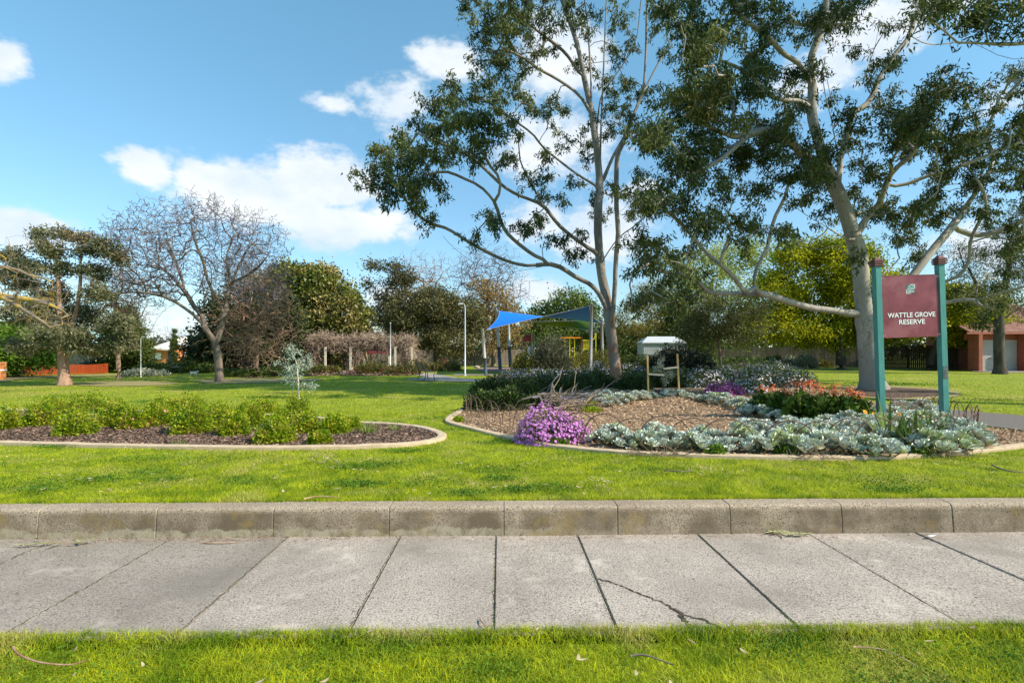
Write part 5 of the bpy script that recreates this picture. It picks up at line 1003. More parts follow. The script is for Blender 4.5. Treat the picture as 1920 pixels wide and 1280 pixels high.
# ================================================================== BUILT THINGS
M_teal = mat('teal painted post', (.05, .21, .185), (.08, .28, .25), scale=6, rough=.45, spec=.4, stretch=(4, 4, .5))
M_maroon = mat('maroon enamel', (.17, .028, .04), (.25, .055, .07), scale=4, c3=(.27, .08, .09), s3=2, rough=.35, spec=.45)
M_capm = mat('maroon cap', (.11, .045, .045), (.18, .08, .075), scale=10, rough=.6)
M_white = mat('white lettering', (.82, .82, .80)); M_tealp = mat('teal print', (.02, .20, .19))
M_plate = mat('dark sticker plate', (.06, .08, .08), (.16, .18, .18), scale=20)
M_steel = mat('galvanised steel', (.42, .44, .46), (.52, .54, .56), scale=6, rough=.45, metal=.3)
M_pine = mat('pine timber', (.58, .32, .11), (.72, .46, .20), scale=6, rough=.8, stretch=(6, 6, 1))
M_pale = mat('pale batten', (.66, .52, .34), (.76, .64, .46), scale=8, rough=.8)
M_black = mat('black plastic', (.02, .025, .035), rough=.6)
def text_part(s, size, loc, parent, name, m, bold=.008, width=None, shear=0, M=None, sp=1.0):
    cu = D.curves.new('lettering', 'FONT'); cu.body = s; cu.size = size; cu.align_x = 'CENTER'; cu.offset = bold * size; cu.extrude = .002; cu.shear = shear; cu.space_character = sp
    ob = D.objects.new('lettering', cu); COL.objects.link(ob); bpy.context.view_layer.update()
    me = D.meshes.new_from_object(ob.evaluated_get(bpy.context.evaluated_depsgraph_get())); D.objects.remove(ob); me.materials.clear(); me.materials.append(m)
    n = len(me.vertices); co = np.empty(n * 3); me.vertices.foreach_get('co', co); co = co.reshape(-1, 3)
    if width: co[:, 0] *= width / (co[:, 0].max() - co[:, 0].min())
    co = np.column_stack([co[:, 0], -co[:, 2], co[:, 1]]) + np.asarray(loc); me.vertices.foreach_set('co', co.ravel()); me.update()
    o = D.objects.new(name, me); COL.objects.link(o); o.parent = parent; return o
def sign():
    Y = 10.0; bx = (1712 - 960) / F * Y; root = thing('park_sign', 'maroon park sign reading WATTLE GROVE RESERVE between two teal posts', 'sign', (bx, Y, 0)); root.rotation_euler = (0, rad(-1.9), rad(1.0))
    for x in (-.60, .60):
        ph = 2.97; c = bmesh.new(); me = D.meshes.new('post'); bmesh.ops.create_cube(c, size=1)
        for v in c.verts: v.co.x = v.co.x * .115 + x; v.co.y *= .115; v.co.z = (v.co.z + .5) * (ph + .1) - .1
        bmesh.ops.bevel(c, geom=[e for e in c.edges if abs(e.verts[0].co.z - e.verts[1].co.z) > 1], offset=.006, segments=2, affect='EDGES'); c.to_mesh(me); c.free(); me.materials.append(M_teal)
        p = D.objects.new('post', me); COL.objects.link(p); p.parent = root
        cap = MB()
        for i, (w, z, h) in enumerate(((.165, ph + .022, .028), (.175, ph + .062, .03), (.165, ph + .102, .03))): cap.box((x, 0, z), (w, w, h))
        for z in (ph + .003, ph + .042, ph + .083): cap.box((x, 0, z), (.125, .125, .013))
        cap.box((x, 0, ph + .145), (.14, .14, .054), top=.35); cap.build('cap', M_capm, root)
    z0, z1 = 1.64, 2.78; pn = MB(); w = .525
    pn.box((0, -.02, (z0 + z1) / 2), (w * 2, .03, z1 - z0)); panel = pn.build('panel', M_maroon, root)
    fr = MB(); 
    fr.box((0, -.0215, z1 + .004), (w * 2 + .012, .036, .012)); fr.box((0, -.0215, z0 - .004), (w * 2 + .012, .036, .012)); fr.box((-w - .0025, -.0215, (z0 + z1) / 2), (.008, .036, z1 - z0 - .006)); fr.box((w + .0025, -.0215, (z0 + z1) / 2), (.008, .036, z1 - z0 - .006))
    fr.build('frame', M_maroon, panel); br = MB()
    for x in (-w - .02, w + .02):
        for z in (z0 + .03, z1 - .03): br.box((x, -.03, z), (.035, .02, .045))
    br.build('bracket', M_steel, root); bo = MB()
    for x in (-w + .03, w - .03):
        for z in (z0 + .03, z1 - .03): bo.tube([(x, -.034, z), (x, -.040, z)], .008, 8)
    bo.build('bolts', M_steel, panel)
    yb = -.0385
    text_part('WATTLE GROVE', .125, (.01, yb, 2.005), panel, 'lettering', M_white, .014, .90); text_part('RESERVE', .125, (.01, yb, 1.875), panel, 'lettering', M_white, .014, .49)
    lx, lz = .005, 2.53; lg = MB(); q = .085
    def pl(x0, z0_, x1, z1_, m, y): lg.box(((x0 + x1) / 2, y, (z0_ + z1_) / 2), (x1 - x0, .003, z1_ - z0_), mi=m)
    pl(lx - q + .012, lz - q + .012, lx + q - .012, lz + q - .012, 1, -.0375)
    pl(lx - .01, lz + q - .010, lx + q, lz + q, 0, -.0375); pl(lx + q - .010, lz + .005, lx + q, lz + q - .011, 0, -.0375); pl(lx - q, lz - q, lx + .01, lz - q + .010, 0, -.0375); pl(lx - q, lz - q + .011, lx - q + .010, lz - .005, 0, -.0375)
    lg.build('emblem', [M_white, M_tealp], panel)
    text_part('city of', .036, (lx, -.041, lz + .034), panel, 'lettering', M_white, .01, .115, shear=.25); text_part('GLEN', .046, (lx, -.041, lz - .014), panel, 'lettering', M_white, .012, .125); text_part('EIRA', .046, (lx, -.041, lz - .062), panel, 'lettering', M_white, .012, .125, sp=1.1)
    st = MB(); st.box((.60, -.0595, .95), (.085, .004, .24)); st.build('sticker', M_plate, root)
sign()
def stakes():
    Y = 15.6
    for (x0, y0, x1, y1, lab) in ((1216, 742, 1214, 667, 'left timber stake with a batten beside the staked sapling'), (1274, 741, 1270, 663, 'right timber stake with a higher batten beside the staked sapling')):
        a = P(x0, y0, Y); b = P(x1, y1, Y); a[2] = .0; r = thing('timber_stake', lab, 'stake', a, group='stakes holding the sapling'); mb = MB(); mb.beam((0, 0, -.05), b - a, .045, .045); mb.build('stake', M_pine, r)
        mb = MB()
        if x0 < 1240: mb.beam(P(1216, 701, Y - .045) - a, P(1245, 703, Y - .045) - a, .02, .052)
        else: mb.beam(P(1273, 688, Y - .045) - a, P(1244, 691, Y - .045) - a, .02, .052)
        mb.build('batten', M_pale, r)
    mb = MB(); g = np.array([4.54, 15.95, .165]); mb.tube([(math.cos(t) * .26, math.sin(t) * .26, .02) for t in np.linspace(0, 6.283, 25)], .022, 6, cap=False); tag(mb.build('watering_ring', M_black, loc=g), 'black plastic ring around the foot of the staked sapling', 'ring')
stakes()
M_lamp = mat('pale grey pole', (.60, .62, .64), (.70, .72, .73), scale=3, rough=.5)
def lamp(px, by, top, Y, arm, lab, s=1.0):
    b = P(px, by, Y); b[2] = 0; h = P(px, top, Y)[2]; r = thing('lamp_post', lab, 'lamp post', b); mb = MB(); R0 = .055 * s
    pts = [(0, 0, 0), (0, 0, h * .5), (0, 0, h - .5 * s)] + [(-arm * (1 - math.cos(t)), 0, h - .5 * s + .42 * s * math.sin(t)) for t in (.4, .8, 1.2)]; mb.tube(pts, [R0, R0 * .85, R0 * .7] + [R0 * .6] * 3, 10); mb.build('pole', M_lamp, r)
    mb = MB(); mb.tube([(0, 0, 0), (0, 0, .12)], R0 * 1.5, 10); mb.build('base', M_lamp, r)
    e = np.array(pts[-1]); mb = MB(); sg = -1 if arm > 0 else 1; mb.tube([e, e + [sg * .12 * s, 0, .01], e + [sg * .30 * s, 0, -.01], e + [sg * .42 * s, 0, -.02]], [.03 * s, .06 * s, .07 * s, .02], 8); mb.build('lamp_head', M_lamp, r)
lamp(872, 704, 567, 30.5, .09, 'tall pale grey lamp post beside the path left of the shade sail', .8)
lamp(264, 706, 630, 28.8, -.08, 'pale lamp post on the left lawn before the conifer', .42)
b_ = P(732, 698, 38.6); b_[2] = 0; h_ = P(0, 606, 38.6)[2]; r_ = thing('pole', 'thin white pole rising through the front of the vine arbour', 'pole', b_); mb = MB(); mb.tube([(0, 0, 0), (0, 0, h_ * .5), (0, 0, h_)], [.05, .045, .04], 8); mb.build('shaft', M_lamp, r_); mb = MB(); mb.tube([(0, 0, h_), (0, 0, h_ + .06)], [.06, .03], 8); mb.build('cap', M_lamp, r_)
# benches
M_slat = mat('brown bench slats', (.22, .15, .09), (.34, .24, .15), scale=8, rough=.6); M_iron = mat('dark iron', (.03, .03, .03), rough=.5, metal=.4)
def bench(x, y, rz, lab, sm, wd=1.6):
    g = G(x, y); r = thing('park_bench', lab, 'bench', g, rz)          # seat faces local +Y
    seat = MB(); back = MB()
    for i in range(5): seat.box((0, -.18 + i * .09, .44 + .006 * abs(i - 2)), (wd, .075, .028))
    for i in range(6): back.box((0, -.25 - i * .028, .52 + i * .068), (wd, .022, .056))
    seat.build('seat', sm, r); back.build('backrest', sm, r)
    for sx in (-1, 1):
        X = sx * (wd / 2 - .12); m = MB(); m.tube([(X, -.30, 0), (X, -.20, .22), (X, -.22, .42), (X, -.28, .55), (X, -.42, .90)], .02, 6); m.build('leg', M_iron, r)
        m = MB(); m.tube([(X, .24, 0), (X, .19, .22), (X, .23, .43), (X, -.2, .42)], .02, 6); m.build('leg', M_iron, r)
        m = MB(); m.tube([(X, .23, .43), (X, .26, .58), (X, .18, .64), (X, -.05, .63), (X, -.30, .62)], .016, 6); m.build('armrest', M_iron, r)
bench(800, 712, rad(-68), 'brown slatted park bench standing on the path pad near the arbour', M_slat)
bench(330, 702, rad(-62), 'black park bench on the far left path near the dog', mat('dark green slats', (.02, .03, .028), rough=.5))
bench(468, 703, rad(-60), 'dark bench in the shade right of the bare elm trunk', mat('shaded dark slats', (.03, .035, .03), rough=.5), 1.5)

# shade sails on poles
def sails():
    M_pole = mat('grey-white pole', (.46, .47, .46), (.58, .58, .56), scale=4, rough=.6); M_foot = mat('dark blue-grey pad', (.06, .08, .10), (.10, .12, .15), scale=5)
    M_wd = mat('weathered round timber', (.26, .26, .27), (.36, .35, .35), scale=5, stretch=(4, 4, .4))
    def pole(x0, yt, x1, yb, Y, lab, m, r0=.085, foot=True, base0=None):
        a = P(x1, yb, Y); a[2] = 0; b = P(x0, yt, Y); r = thing('sail_pole', lab, 'pole', a, group='shade sail poles'); d = b - a; mb = MB(); mb.tube([d * 0, d * .5, d], [r0 * 1.1, r0, r0 * .9], 12); mb.build('pole', m, r)
        if foot: mb = MB(); mb.tube([d * 0, d * .38], [r0 * 1.22, r0 * 1.12], 12); mb.build('pad', M_foot, r); mb = MB(); mb.box(d * .78, (.30, .05, .05)); mb.box(d * .78 + [.1, 0, -.04], (.05, .06, .10)); mb.box(d * .78 + [-.1, 0, -.04], (.05, .06, .10)); mb.build('fitting', M_steel, r)
        m2 = MB(); m2.tube([d, d + [0, 0, .03]], [r0 * .95, r0 * .5], 12); m2.build('cap', M_steel, r); return b
    A = pole(905, 618, 911, 703, 31, 'shortest pale sail pole at the left with dark padded foot', M_pole); B = pole(931, 581, 938, 693, 41, 'tall pale sail pole second from the left', M_pole, .12)
    pole(952, 586, 957, 688, 48, 'sail pole third from the left, farther back', M_pole, .13); C_ = pole(1109, 569, 1107, 700, 31, 'grey round timber sail pole standing behind the hedge', M_wd, .09, False)
    D_ = pole(1128, 598, 1130, 695, 41, 'dark grey sail pole next to the gum trunk', M_wd, .11, False)
    def sail(c, m, name, lab, curv, n=18):
        c = [np.asarray(q) for q in c]; V = []
        for i in range(n + 1):
            for j in range(n + 1):
                u, v = i / n, j / n; uu = .5 + (u - .5) * (1 - curv * 4 * v * (1 - v)); vv = .5 + (v - .5) * (1 - curv * 4 * u * (1 - u))
                V.append((1 - uu) * (1 - vv) * c[0] + uu * (1 - vv) * c[1] + uu * vv * c[2] + (1 - uu) * vv * c[3])
        V = np.array(V); o3 = V.mean(0); V -= o3; k = n + 1; top = V + [0, 0, .008]
        Fq = [(i * k + j, i * k + j + 1, (i + 1) * k + j + 1, (i + 1) * k + j) for i in range(n) for j in range(n)]; r = thing(name, lab, 'shade sail', o3)
        mb = MB(); mb.add(top, Fq, 0, True); mb.add(V, [f[::-1] for f in Fq], 0, True); mb.build('cloth', m, r)
        cab = MB()
        for q in range(4):
            e = [V[j] for j in range(k)] if q == 0 else [V[(k - 1) * k + j] for j in range(k)] if q == 1 else [V[i * k] for i in range(k)] if q == 2 else [V[i * k + k - 1] for i in range(k)]
            cab.tube(e, .014, 5)
        cab.build('edge_cable', M_steel, r)
        lk = MB()
        for q, t in zip(c, (0, k * n, k * k - 1, n)): lk.tube([V[t], V[t] + (q - o3 - V[t]) + unit(q - o3) * .12], .012, 5)
        lk.build('shackle', M_steel, r)
    Mb = mat('blue shade cloth', (.002, .165, .74), (.003, .19, .78), scale=2, rough=.8, transl=.0); Mg = mat('green shade cloth', (.09, .16, .02), (.11, .19, .03), scale=2, rough=.8, transl=.25)
    sail([P(913, 618, 31.1), P(1105, 573, 31), P(1127, 606, 41), P(935, 583, 41)], Mb, 'shade_sail', 'twisted bright blue shade sail stretched between the poles', .07)
    sail([P(985, 603, 45), P(1118, 600, 43), P(1123, 622, 40), P(1000, 606, 52)], Mg, 'shade_sail', 'green shade sail under the right half of the blue one', .08)
    g = G(912, 702.5); r = thing('maroon_board', 'narrow maroon board standing against the leftmost sail pole foot', 'board', g + [0.02, -.16, 0]); mb = MB(); mb.beam((0, 0, 0), (-.10, 0, .62), .14, .035); mb.build('board', mat('maroon board', (.25, .05, .07), (.32, .08, .10)), r); mb = MB(); mb.tube([(0.0, -.03, .2), (0.0, -.06, .2)], .03, 8); mb.tube([(-.04, -.03, .4), (-.04, -.06, .4)], .03, 8); mb.build('knob', M_white, r)
sails()
def playground():
    Y = 46; s = Y / F; M_red = mat('red plastic roof', (.30, .035, .02), (.38, .06, .03)); M_or = mat('orange plastic bar', (.75, .25, .02)); M_ye = mat('yellow powder coat', (.65, .55, .03)); M_pp = mat('grey post', (.25, .26, .28))
    b = P(990, 689, Y); b[2] = 0; r = thing('play_tower', 'playground tower with dark red sloping roof left of the rosemary bush', 'play equipment', b)
    for x in (979, 985, 997, 1001):
        mb = MB(); top = 640 if x == 979 else 626 if x in (985,) else 622; p = P(x, top, Y + (1.2 if x in (985, 1001) else 0)) - b; mb.tube([p * [1, 1, 0], p], .07, 8); mb.build('post', M_pp, r)
    q = [P(978, 639, Y - .1) - b, P(998, 638, Y - .1) - b, P(1001, 627, Y + .9) - b, P(984, 627, Y + .9) - b]; mb = MB(); q = np.array(q); mb.add(np.vstack([q, q - [0, 0, .08]]), [(0, 1, 2, 3), (7, 6, 5, 4), (0, 4, 5, 1), (1, 5, 6, 2), (2, 6, 7, 3), (3, 7, 4, 0)]); mb.build('roof', M_red, r)
    mb = MB(); p = P(990, 660, Y) - b; mb.box(p + [0, .6, 0], (1.1, 1.2, .1)); mb.build('deck', M_red, r); mb = MB(); mb.add(np.array([P(990, 652, Y - .2) - b, P(995, 650, Y - .2) - b, P(991, 684, Y - 1.6) - b, P(986, 686, Y - 1.6) - b]), [(0, 1, 2, 3)]); mb.build('slide', mat('white plastic slide', (.6, .6, .58)), r)
    b = P(1070, 689, Y); b[2] = 0; r = thing('monkey_bars', 'orange-topped climbing frame with yellow bars beside the timber sail pole', 'play equipment', b)
    for x in (1050, 1090): p = P(x, 630, Y) - b; mb = MB(); mb.tube([p * [1, 1, 0], p], .09, 8); mb.build('post', mat('brown post', (.16, .08, .05)), r)
    mb = MB(); mb.beam(P(1050, 633, Y) - b, P(1090, 633, Y) - b, .12, .11); mb.build('top_beam', M_or, r)
    for x in (1059, 1068, 1077): p = P(x, 634, Y) - b; mb = MB(); mb.tube([p * [1, 1, 0], p], .045, 6); mb.build('bar', M_ye, r)
    for x in range(1094, 1107, 2): p0 = P(x, 638, Y) - b; p1 = P(x, 655, Y) - b; mb = MB(); mb.tube([p1, p0], .022, 5); mb.build('railing_bar', M_ye, r)
    mb = MB(); mb.tube([P(1093, 638, Y) - b, P(1107, 638, Y) - b], .03, 5); mb.tube([P(1093, 655, Y) - b, P(1107, 655, Y) - b], .03, 5); mb.build('railing', M_ye, r)
    b = P(1117, 689, Y); b[2] = 0; r = thing('climbing_pole', 'curved bright yellow climbing pole right of the timber sail pole', 'play equipment', b); mb = MB(); mb.tube(smoothpoly([P(1117, 689, Y) * [1, 1, 0] - b * [1, 1, 0], P(1117, 650, Y) - b, P(1117, 630, Y) - b, P(1117, 625, Y) - b, P(1114, 634, Y) - b, P(1110, 638, Y) - b], False), .04, 7); mb.build('pole', M_ye, r)
playground()

# vine arbour
def arbour():
    Mc = mat('cream painted post', (.62, .55, .42), (.70, .64, .52), scale=4); Mt = mat('dark timber', (.10, .06, .045), (.16, .1, .07), scale=5)
    Y = 39.5; b = P(675, 697, Y); b[2] = 0; r = thing('arbour', 'long timber arbour with cream posts smothered in bare vines', 'arbour', b); zt = P(0, 641, Y)[2]
    for x in (583, 610, 657, 668, 707, 741, 761, 772):
        dy = -.62 if x in (610, 657, 741, 772) else 1.6; q = P(x, 690, Y + dy) - b; q[2] = 0; mb = MB(); hz = zt - (.38 if dy < 0 else .01); mb.box(q + [0, 0, hz / 2], (.13, .13, hz)); mb.build('post', Mc, r)
    for dy in (0, 2.0): a = P(578, 640, Y) + [0, dy, 0] - b; e = P(775, 640, Y) + [0, dy, 0] - b; mb = MB(); mb.beam(a, e, .08, .18); mb.build('beam', Mt, r)
    for i in range(17): x = 580 + i * 12; a = P(x, 637, Y) - b; mb = MB(); mb.beam(a + [0, -.4, .06], a + [0, 2.4, .06], .05, .12); mb.build('rafter', Mt, r)
    vine = thing('vine', 'tangled leafless vine heaped over the arbour', 'vine', b); mb = MB()
    def strand(p, n, st, drop):
        pts = [p]; d = RNG.normal(size=3)
        for _ in range(n): d = d * .55 + RNG.normal(size=3) * .7 + [0, 0, -drop]; p = p + unit(d) * st; p = np.array([p[0], p[1], max(p[2], .05)]); pts.append(p)
        mb.tube(pts, .012, 3, cap=False)
    for _ in range(3000): x = random.uniform(577, 775); strand(P(x, random.uniform(633, 650) + 4 * math.sin(x * .07), Y + random.uniform(-.6, 2.4)) - b, 7, .15, .04)
    for (x0, x1, y1, n) in ((575, 600, 692, 420), (655, 684, 676, 240), (754, 776, 682, 320), (612, 650, 646, 60), (690, 745, 645, 50)):
        for _ in range(n): strand(P(random.uniform(x0, x1) * .5 + random.gauss((x0 + x1) / 2, (x1 - x0) * .22) * .5, random.uniform(640, y1), Y + random.uniform(-.5, .7)) - b, 7, .17, .45)
    mb.build('stems', mat('dry vine stems', (.30, .215, .155), (.50, .38, .28), scale=1.2, island=.35), vine)
    for x in (578, 600, 655, 686, 755, 770): m2 = MB(); p = P(x, 690, Y) - b; p[2] = 0; pts = [p]; 
    trunk = MB()
    for x in (584, 590, 660, 688, 752, 768):
        p = P(x, 690, Y - .25) - b; p[2] = 0; trunk.tube([p, p + [.1, 0, .6], p + [-.08, .1, 1.2], p + [.1, .2, 2.1]], [.07, .05, .05, .03], 7)
    trunk.build('trunk', mat('pale vine trunk', (.40, .30, .18), (.55, .42, .26)), vine)
    Y2 = 46; c = P(712, 692, Y2); c[2] = 0; r = thing('shelter', 'small picnic shelter with maroon hip roof seen through the arbour', 'shelter', c); z1 = P(0, 661, Y2)[2]; z2 = P(0, 650, Y2)[2]; w = 1.25
    V = [(-w, -w, z1), (w, -w, z1), (w, w, z1), (-w, w, z1), (-.35, 0, z2), (.35, 0, z2), (-w, -w, z1 - .08), (w, -w, z1 - .08), (w, w, z1 - .08), (-w, w, z1 - .08)]
    mb = MB(); mb.add(V, [(0, 1, 5, 4), (1, 2, 5), (2, 3, 4, 5), (3, 0, 4), (0, 6, 7, 1), (1, 7, 8, 2), (2, 8, 9, 3), (3, 9, 6, 0), (9, 8, 7, 6)]); mb.build('roof', mat('maroon metal roof', (.25, .03, .04), (.33, .05, .06), scale=3, rough=.5), r)
    for sx in (-1, 1):
        for sy in (-1, 1): mb = MB(); mb.box((sx * 1.05, sy * 1.05, (z1 - .08) / 2), (.12, .12, z1 - .08)); mb.build('post', Mc, r)
    c = P(632, 694, 43); c[2] = 0; r = thing('picnic_table', 'dark timber picnic table under the left part of the arbour', 'table', c); mb = MB(); mb.box((0, 0, .74), (1.7, .75, .06)); mb.build('tabletop', Mt, r)
    for sx in (-.65, .65): mb = MB(); mb.beam((sx, -.35, 0), (sx, .25, .71), .07); mb.beam((sx, .35, 0), (sx, -.25, .709), .066); mb.build('leg', Mt, r)
    for sy in (-.65, .65): mb = MB(); mb.box((0, sy, .44), (1.7, .26, .05)); mb.build('seat', Mt, r)
arbour()

# fences
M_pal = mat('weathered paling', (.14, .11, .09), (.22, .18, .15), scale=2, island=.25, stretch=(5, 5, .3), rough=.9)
M_palg = mat('shade-darkened paling', (.055, .04, .032), (.085, .06, .045), scale=2, island=.25, stretch=(5, 5, .3), rough=.9)  # dark fence timber, with the shade it stands in worked into the colour
def fence(pts, h, m, lab, pw=.14, post=2.4):
    a, b = np.array(pts[0]), np.array(pts[1]); L_ = np.linalg.norm(b - a); d = (b - a) / L_; r = thing('paling_fence', lab, 'fence', (*a, 0)); mb = MB(); n = int(L_ / pw); rz = math.atan2(d[1], d[0])
    for i in range(n): p = d * (i + .5) * pw; hh = h + random.uniform(-.03, .03); mb.box((*p, hh / 2), (pw - .012, .018 + .006 * (i % 2), hh), rz=rz)
    mb.build('palings', m, r)
    mb = MB(); nn = np.array([-d[1], d[0]]) * .05
    for z in (.4, h - .4): mb.beam((*(nn), z), (*(d * L_ + nn), z), .04, .08)
    mb.build('rails', m, r)
    for i in range(int(L_ / post) + 1): p = d * i * post + nn * 2.2; mb = MB(); mb.box((*p, h / 2), (.1, .1, h), rz=rz); mb.build('post', m, r)
def gx(px, Y): return ((px - 960) / F * Y, Y)
fence((gx(755, 52), gx(985, 56)), 1.6, M_pal, 'weathered brown paling fence behind the olive tree')
fence((gx(560, 48), gx(770, 51)), 1.5, M_pal, 'grey-brown paling fence behind the vine arbour')
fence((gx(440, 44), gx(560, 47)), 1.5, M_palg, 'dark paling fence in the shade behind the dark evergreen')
fence((gx(1405, 50), gx(1640, 47)), 1.8, M_pal, 'grey paling fence behind the golden tree trunk')
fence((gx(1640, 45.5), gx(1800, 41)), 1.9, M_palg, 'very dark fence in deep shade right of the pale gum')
fence((gx(1140, 58), gx(1400, 54)), 1.7, M_pal, 'far paling fence hidden behind the white shed trees')
# orange barrier mesh
def mesh_fence():
    M_om = mat('orange barrier mesh', (.46, .08, .015), (.36, .06, .015), scale=3, transl=.25); M_sh = mat('dark shade cloth', (.02, .035, .03), (.045, .06, .05), scale=3)
    a = np.array(gx(-120, 27.5)); b = np.array(gx(205, 34)); L_ = np.linalg.norm(b - a); d = (b - a) / L_; r = thing('barrier_mesh', 'sagging orange plastic barrier mesh along the far left lawn', 'barrier', (*a, 0)); mb = MB(); n = int(L_ / .07)
    zt = lambda s: .62 + .05 * math.sin(s * 1.7)
    for i in range(n): s = i * .07; p = d * s; mb.box((p[0], p[1], zt(s) / 2 + .01), (.035, .004, zt(s)), rz=math.atan2(d[1], d[0]))
    for k in range(9):
        for i in range(0, n - 6, 6): s0, s1 = i * .07, (i + 6) * .07; mb.beam((*(d * s0), zt(s0) * (k + .5) / 9), (*(d * s1), zt(s1) * (k + .5) / 9), .005, .035)
    mb.build('mesh', M_om, r)
    for i in range(int(L_ / 2.3) + 1): p = d * i * 2.3 + [.0, .04]; mb = MB(); mb.tube([(*p, 0), (*p, .8)], .014, 6); mb.build('picket', M_iron, r); mb = MB(); mb.tube([(*p, .79), (*p, .84)], .03, 8); mb.build('picket_cap', mat('yellow cap', (.75, .65, .1)), r)
    a = np.array(gx(-90, 29.5)); b = np.array(gx(205, 36.5)); L_ = np.linalg.norm(b - a); d = (b - a) / L_; r = thing('screen_fence', 'site fence hung with dark shade cloth behind the orange mesh', 'fence', (*a, 0)); V = []
    n = 60
    for i in range(n + 1): p = d * L_ * i / n; q = .05 * math.sin(i * 1.3); V += [(p[0], p[1] + q, .02), (p[0], p[1] - q * .5, 1.25 + .04 * math.sin(i * .9))]
    mb = MB(); mb.add(V, [(2 * i, 2 * i + 2, 2 * i + 3, 2 * i + 1) for i in range(n)], 0, True); mb.build('cloth', M_sh, r)
    for i in range(int(L_ / 2.4) + 1): p = d * i * 2.4; mb = MB(); mb.tube([(*p, 0), (*p, 1.5)], .025, 6); mb.build('post', M_steel, r)
mesh_fence()
M_brick = D.materials.new('red brick'); M_brick.use_nodes = True
def brickmat(m, c1, c2, mo, sc):
    nt = m.node_tree; b = nt.nodes.new('ShaderNodeTexBrick'); g = nt.nodes.new('ShaderNodeNewGeometry'); s = nt.nodes.new('ShaderNodeSeparateXYZ'); c = nt.nodes.new('ShaderNodeCombineXYZ'); ad = nt.nodes.new('ShaderNodeMath'); L = nt.links
    L.new(g.outputs['Position'], s.inputs[0]); L.new(s.outputs[0], ad.inputs[0]); L.new(s.outputs[1], ad.inputs[1]); L.new(ad.outputs[0], c.inputs[0]); L.new(s.outputs[2], c.inputs[1]); L.new(c.outputs[0], b.inputs[0])
    b.inputs['Color1'].default_value = (*c1, 1); b.inputs['Color2'].default_value = (*c2, 1); b.inputs['Mortar'].default_value = (*mo, 1); b.inputs['Scale'].default_value = sc; b.inputs['Mortar Size'].default_value = .015
    L.new(b.outputs[0], nt.nodes['Principled BSDF'].inputs['Base Color']); nt.nodes['Principled BSDF'].inputs['Roughness'].default_value = .9
brickmat(M_brick, (.36, .085, .04), (.27, .06, .03), (.30, .2, .15), 2.1)
M_obrick = D.materials.new('orange brick'); M_obrick.use_nodes = True; brickmat(M_obrick, (.62, .21, .06), (.54, .17, .05), (.5, .3, .16), 2.1)
M_tile = mat('terracotta roof tiles', (.20, .095, .07), (.33, .17, .13), scale=3, rough=.9, bump=1, bscale=6)
def pillar():
    b = P(-1, 712, 26); b[2] = 0; r = thing('brick_pillar', 'orange-red brick pillar cut by the left edge of the photo', 'pillar', b); mb = MB(); mb.box((-.02, 0, .4), (.36, .36, .8)); mb.build('shaft', M_obrick, r); mb = MB(); mb.box((-.02, 0, .48), (.385, .385, .06)); mb.build('band', M_white, r); mb = MB(); mb.box((-.02, 0, .83), (.42, .42, .06), top=.8); mb.build('cap', M_obrick, r)
pillar()
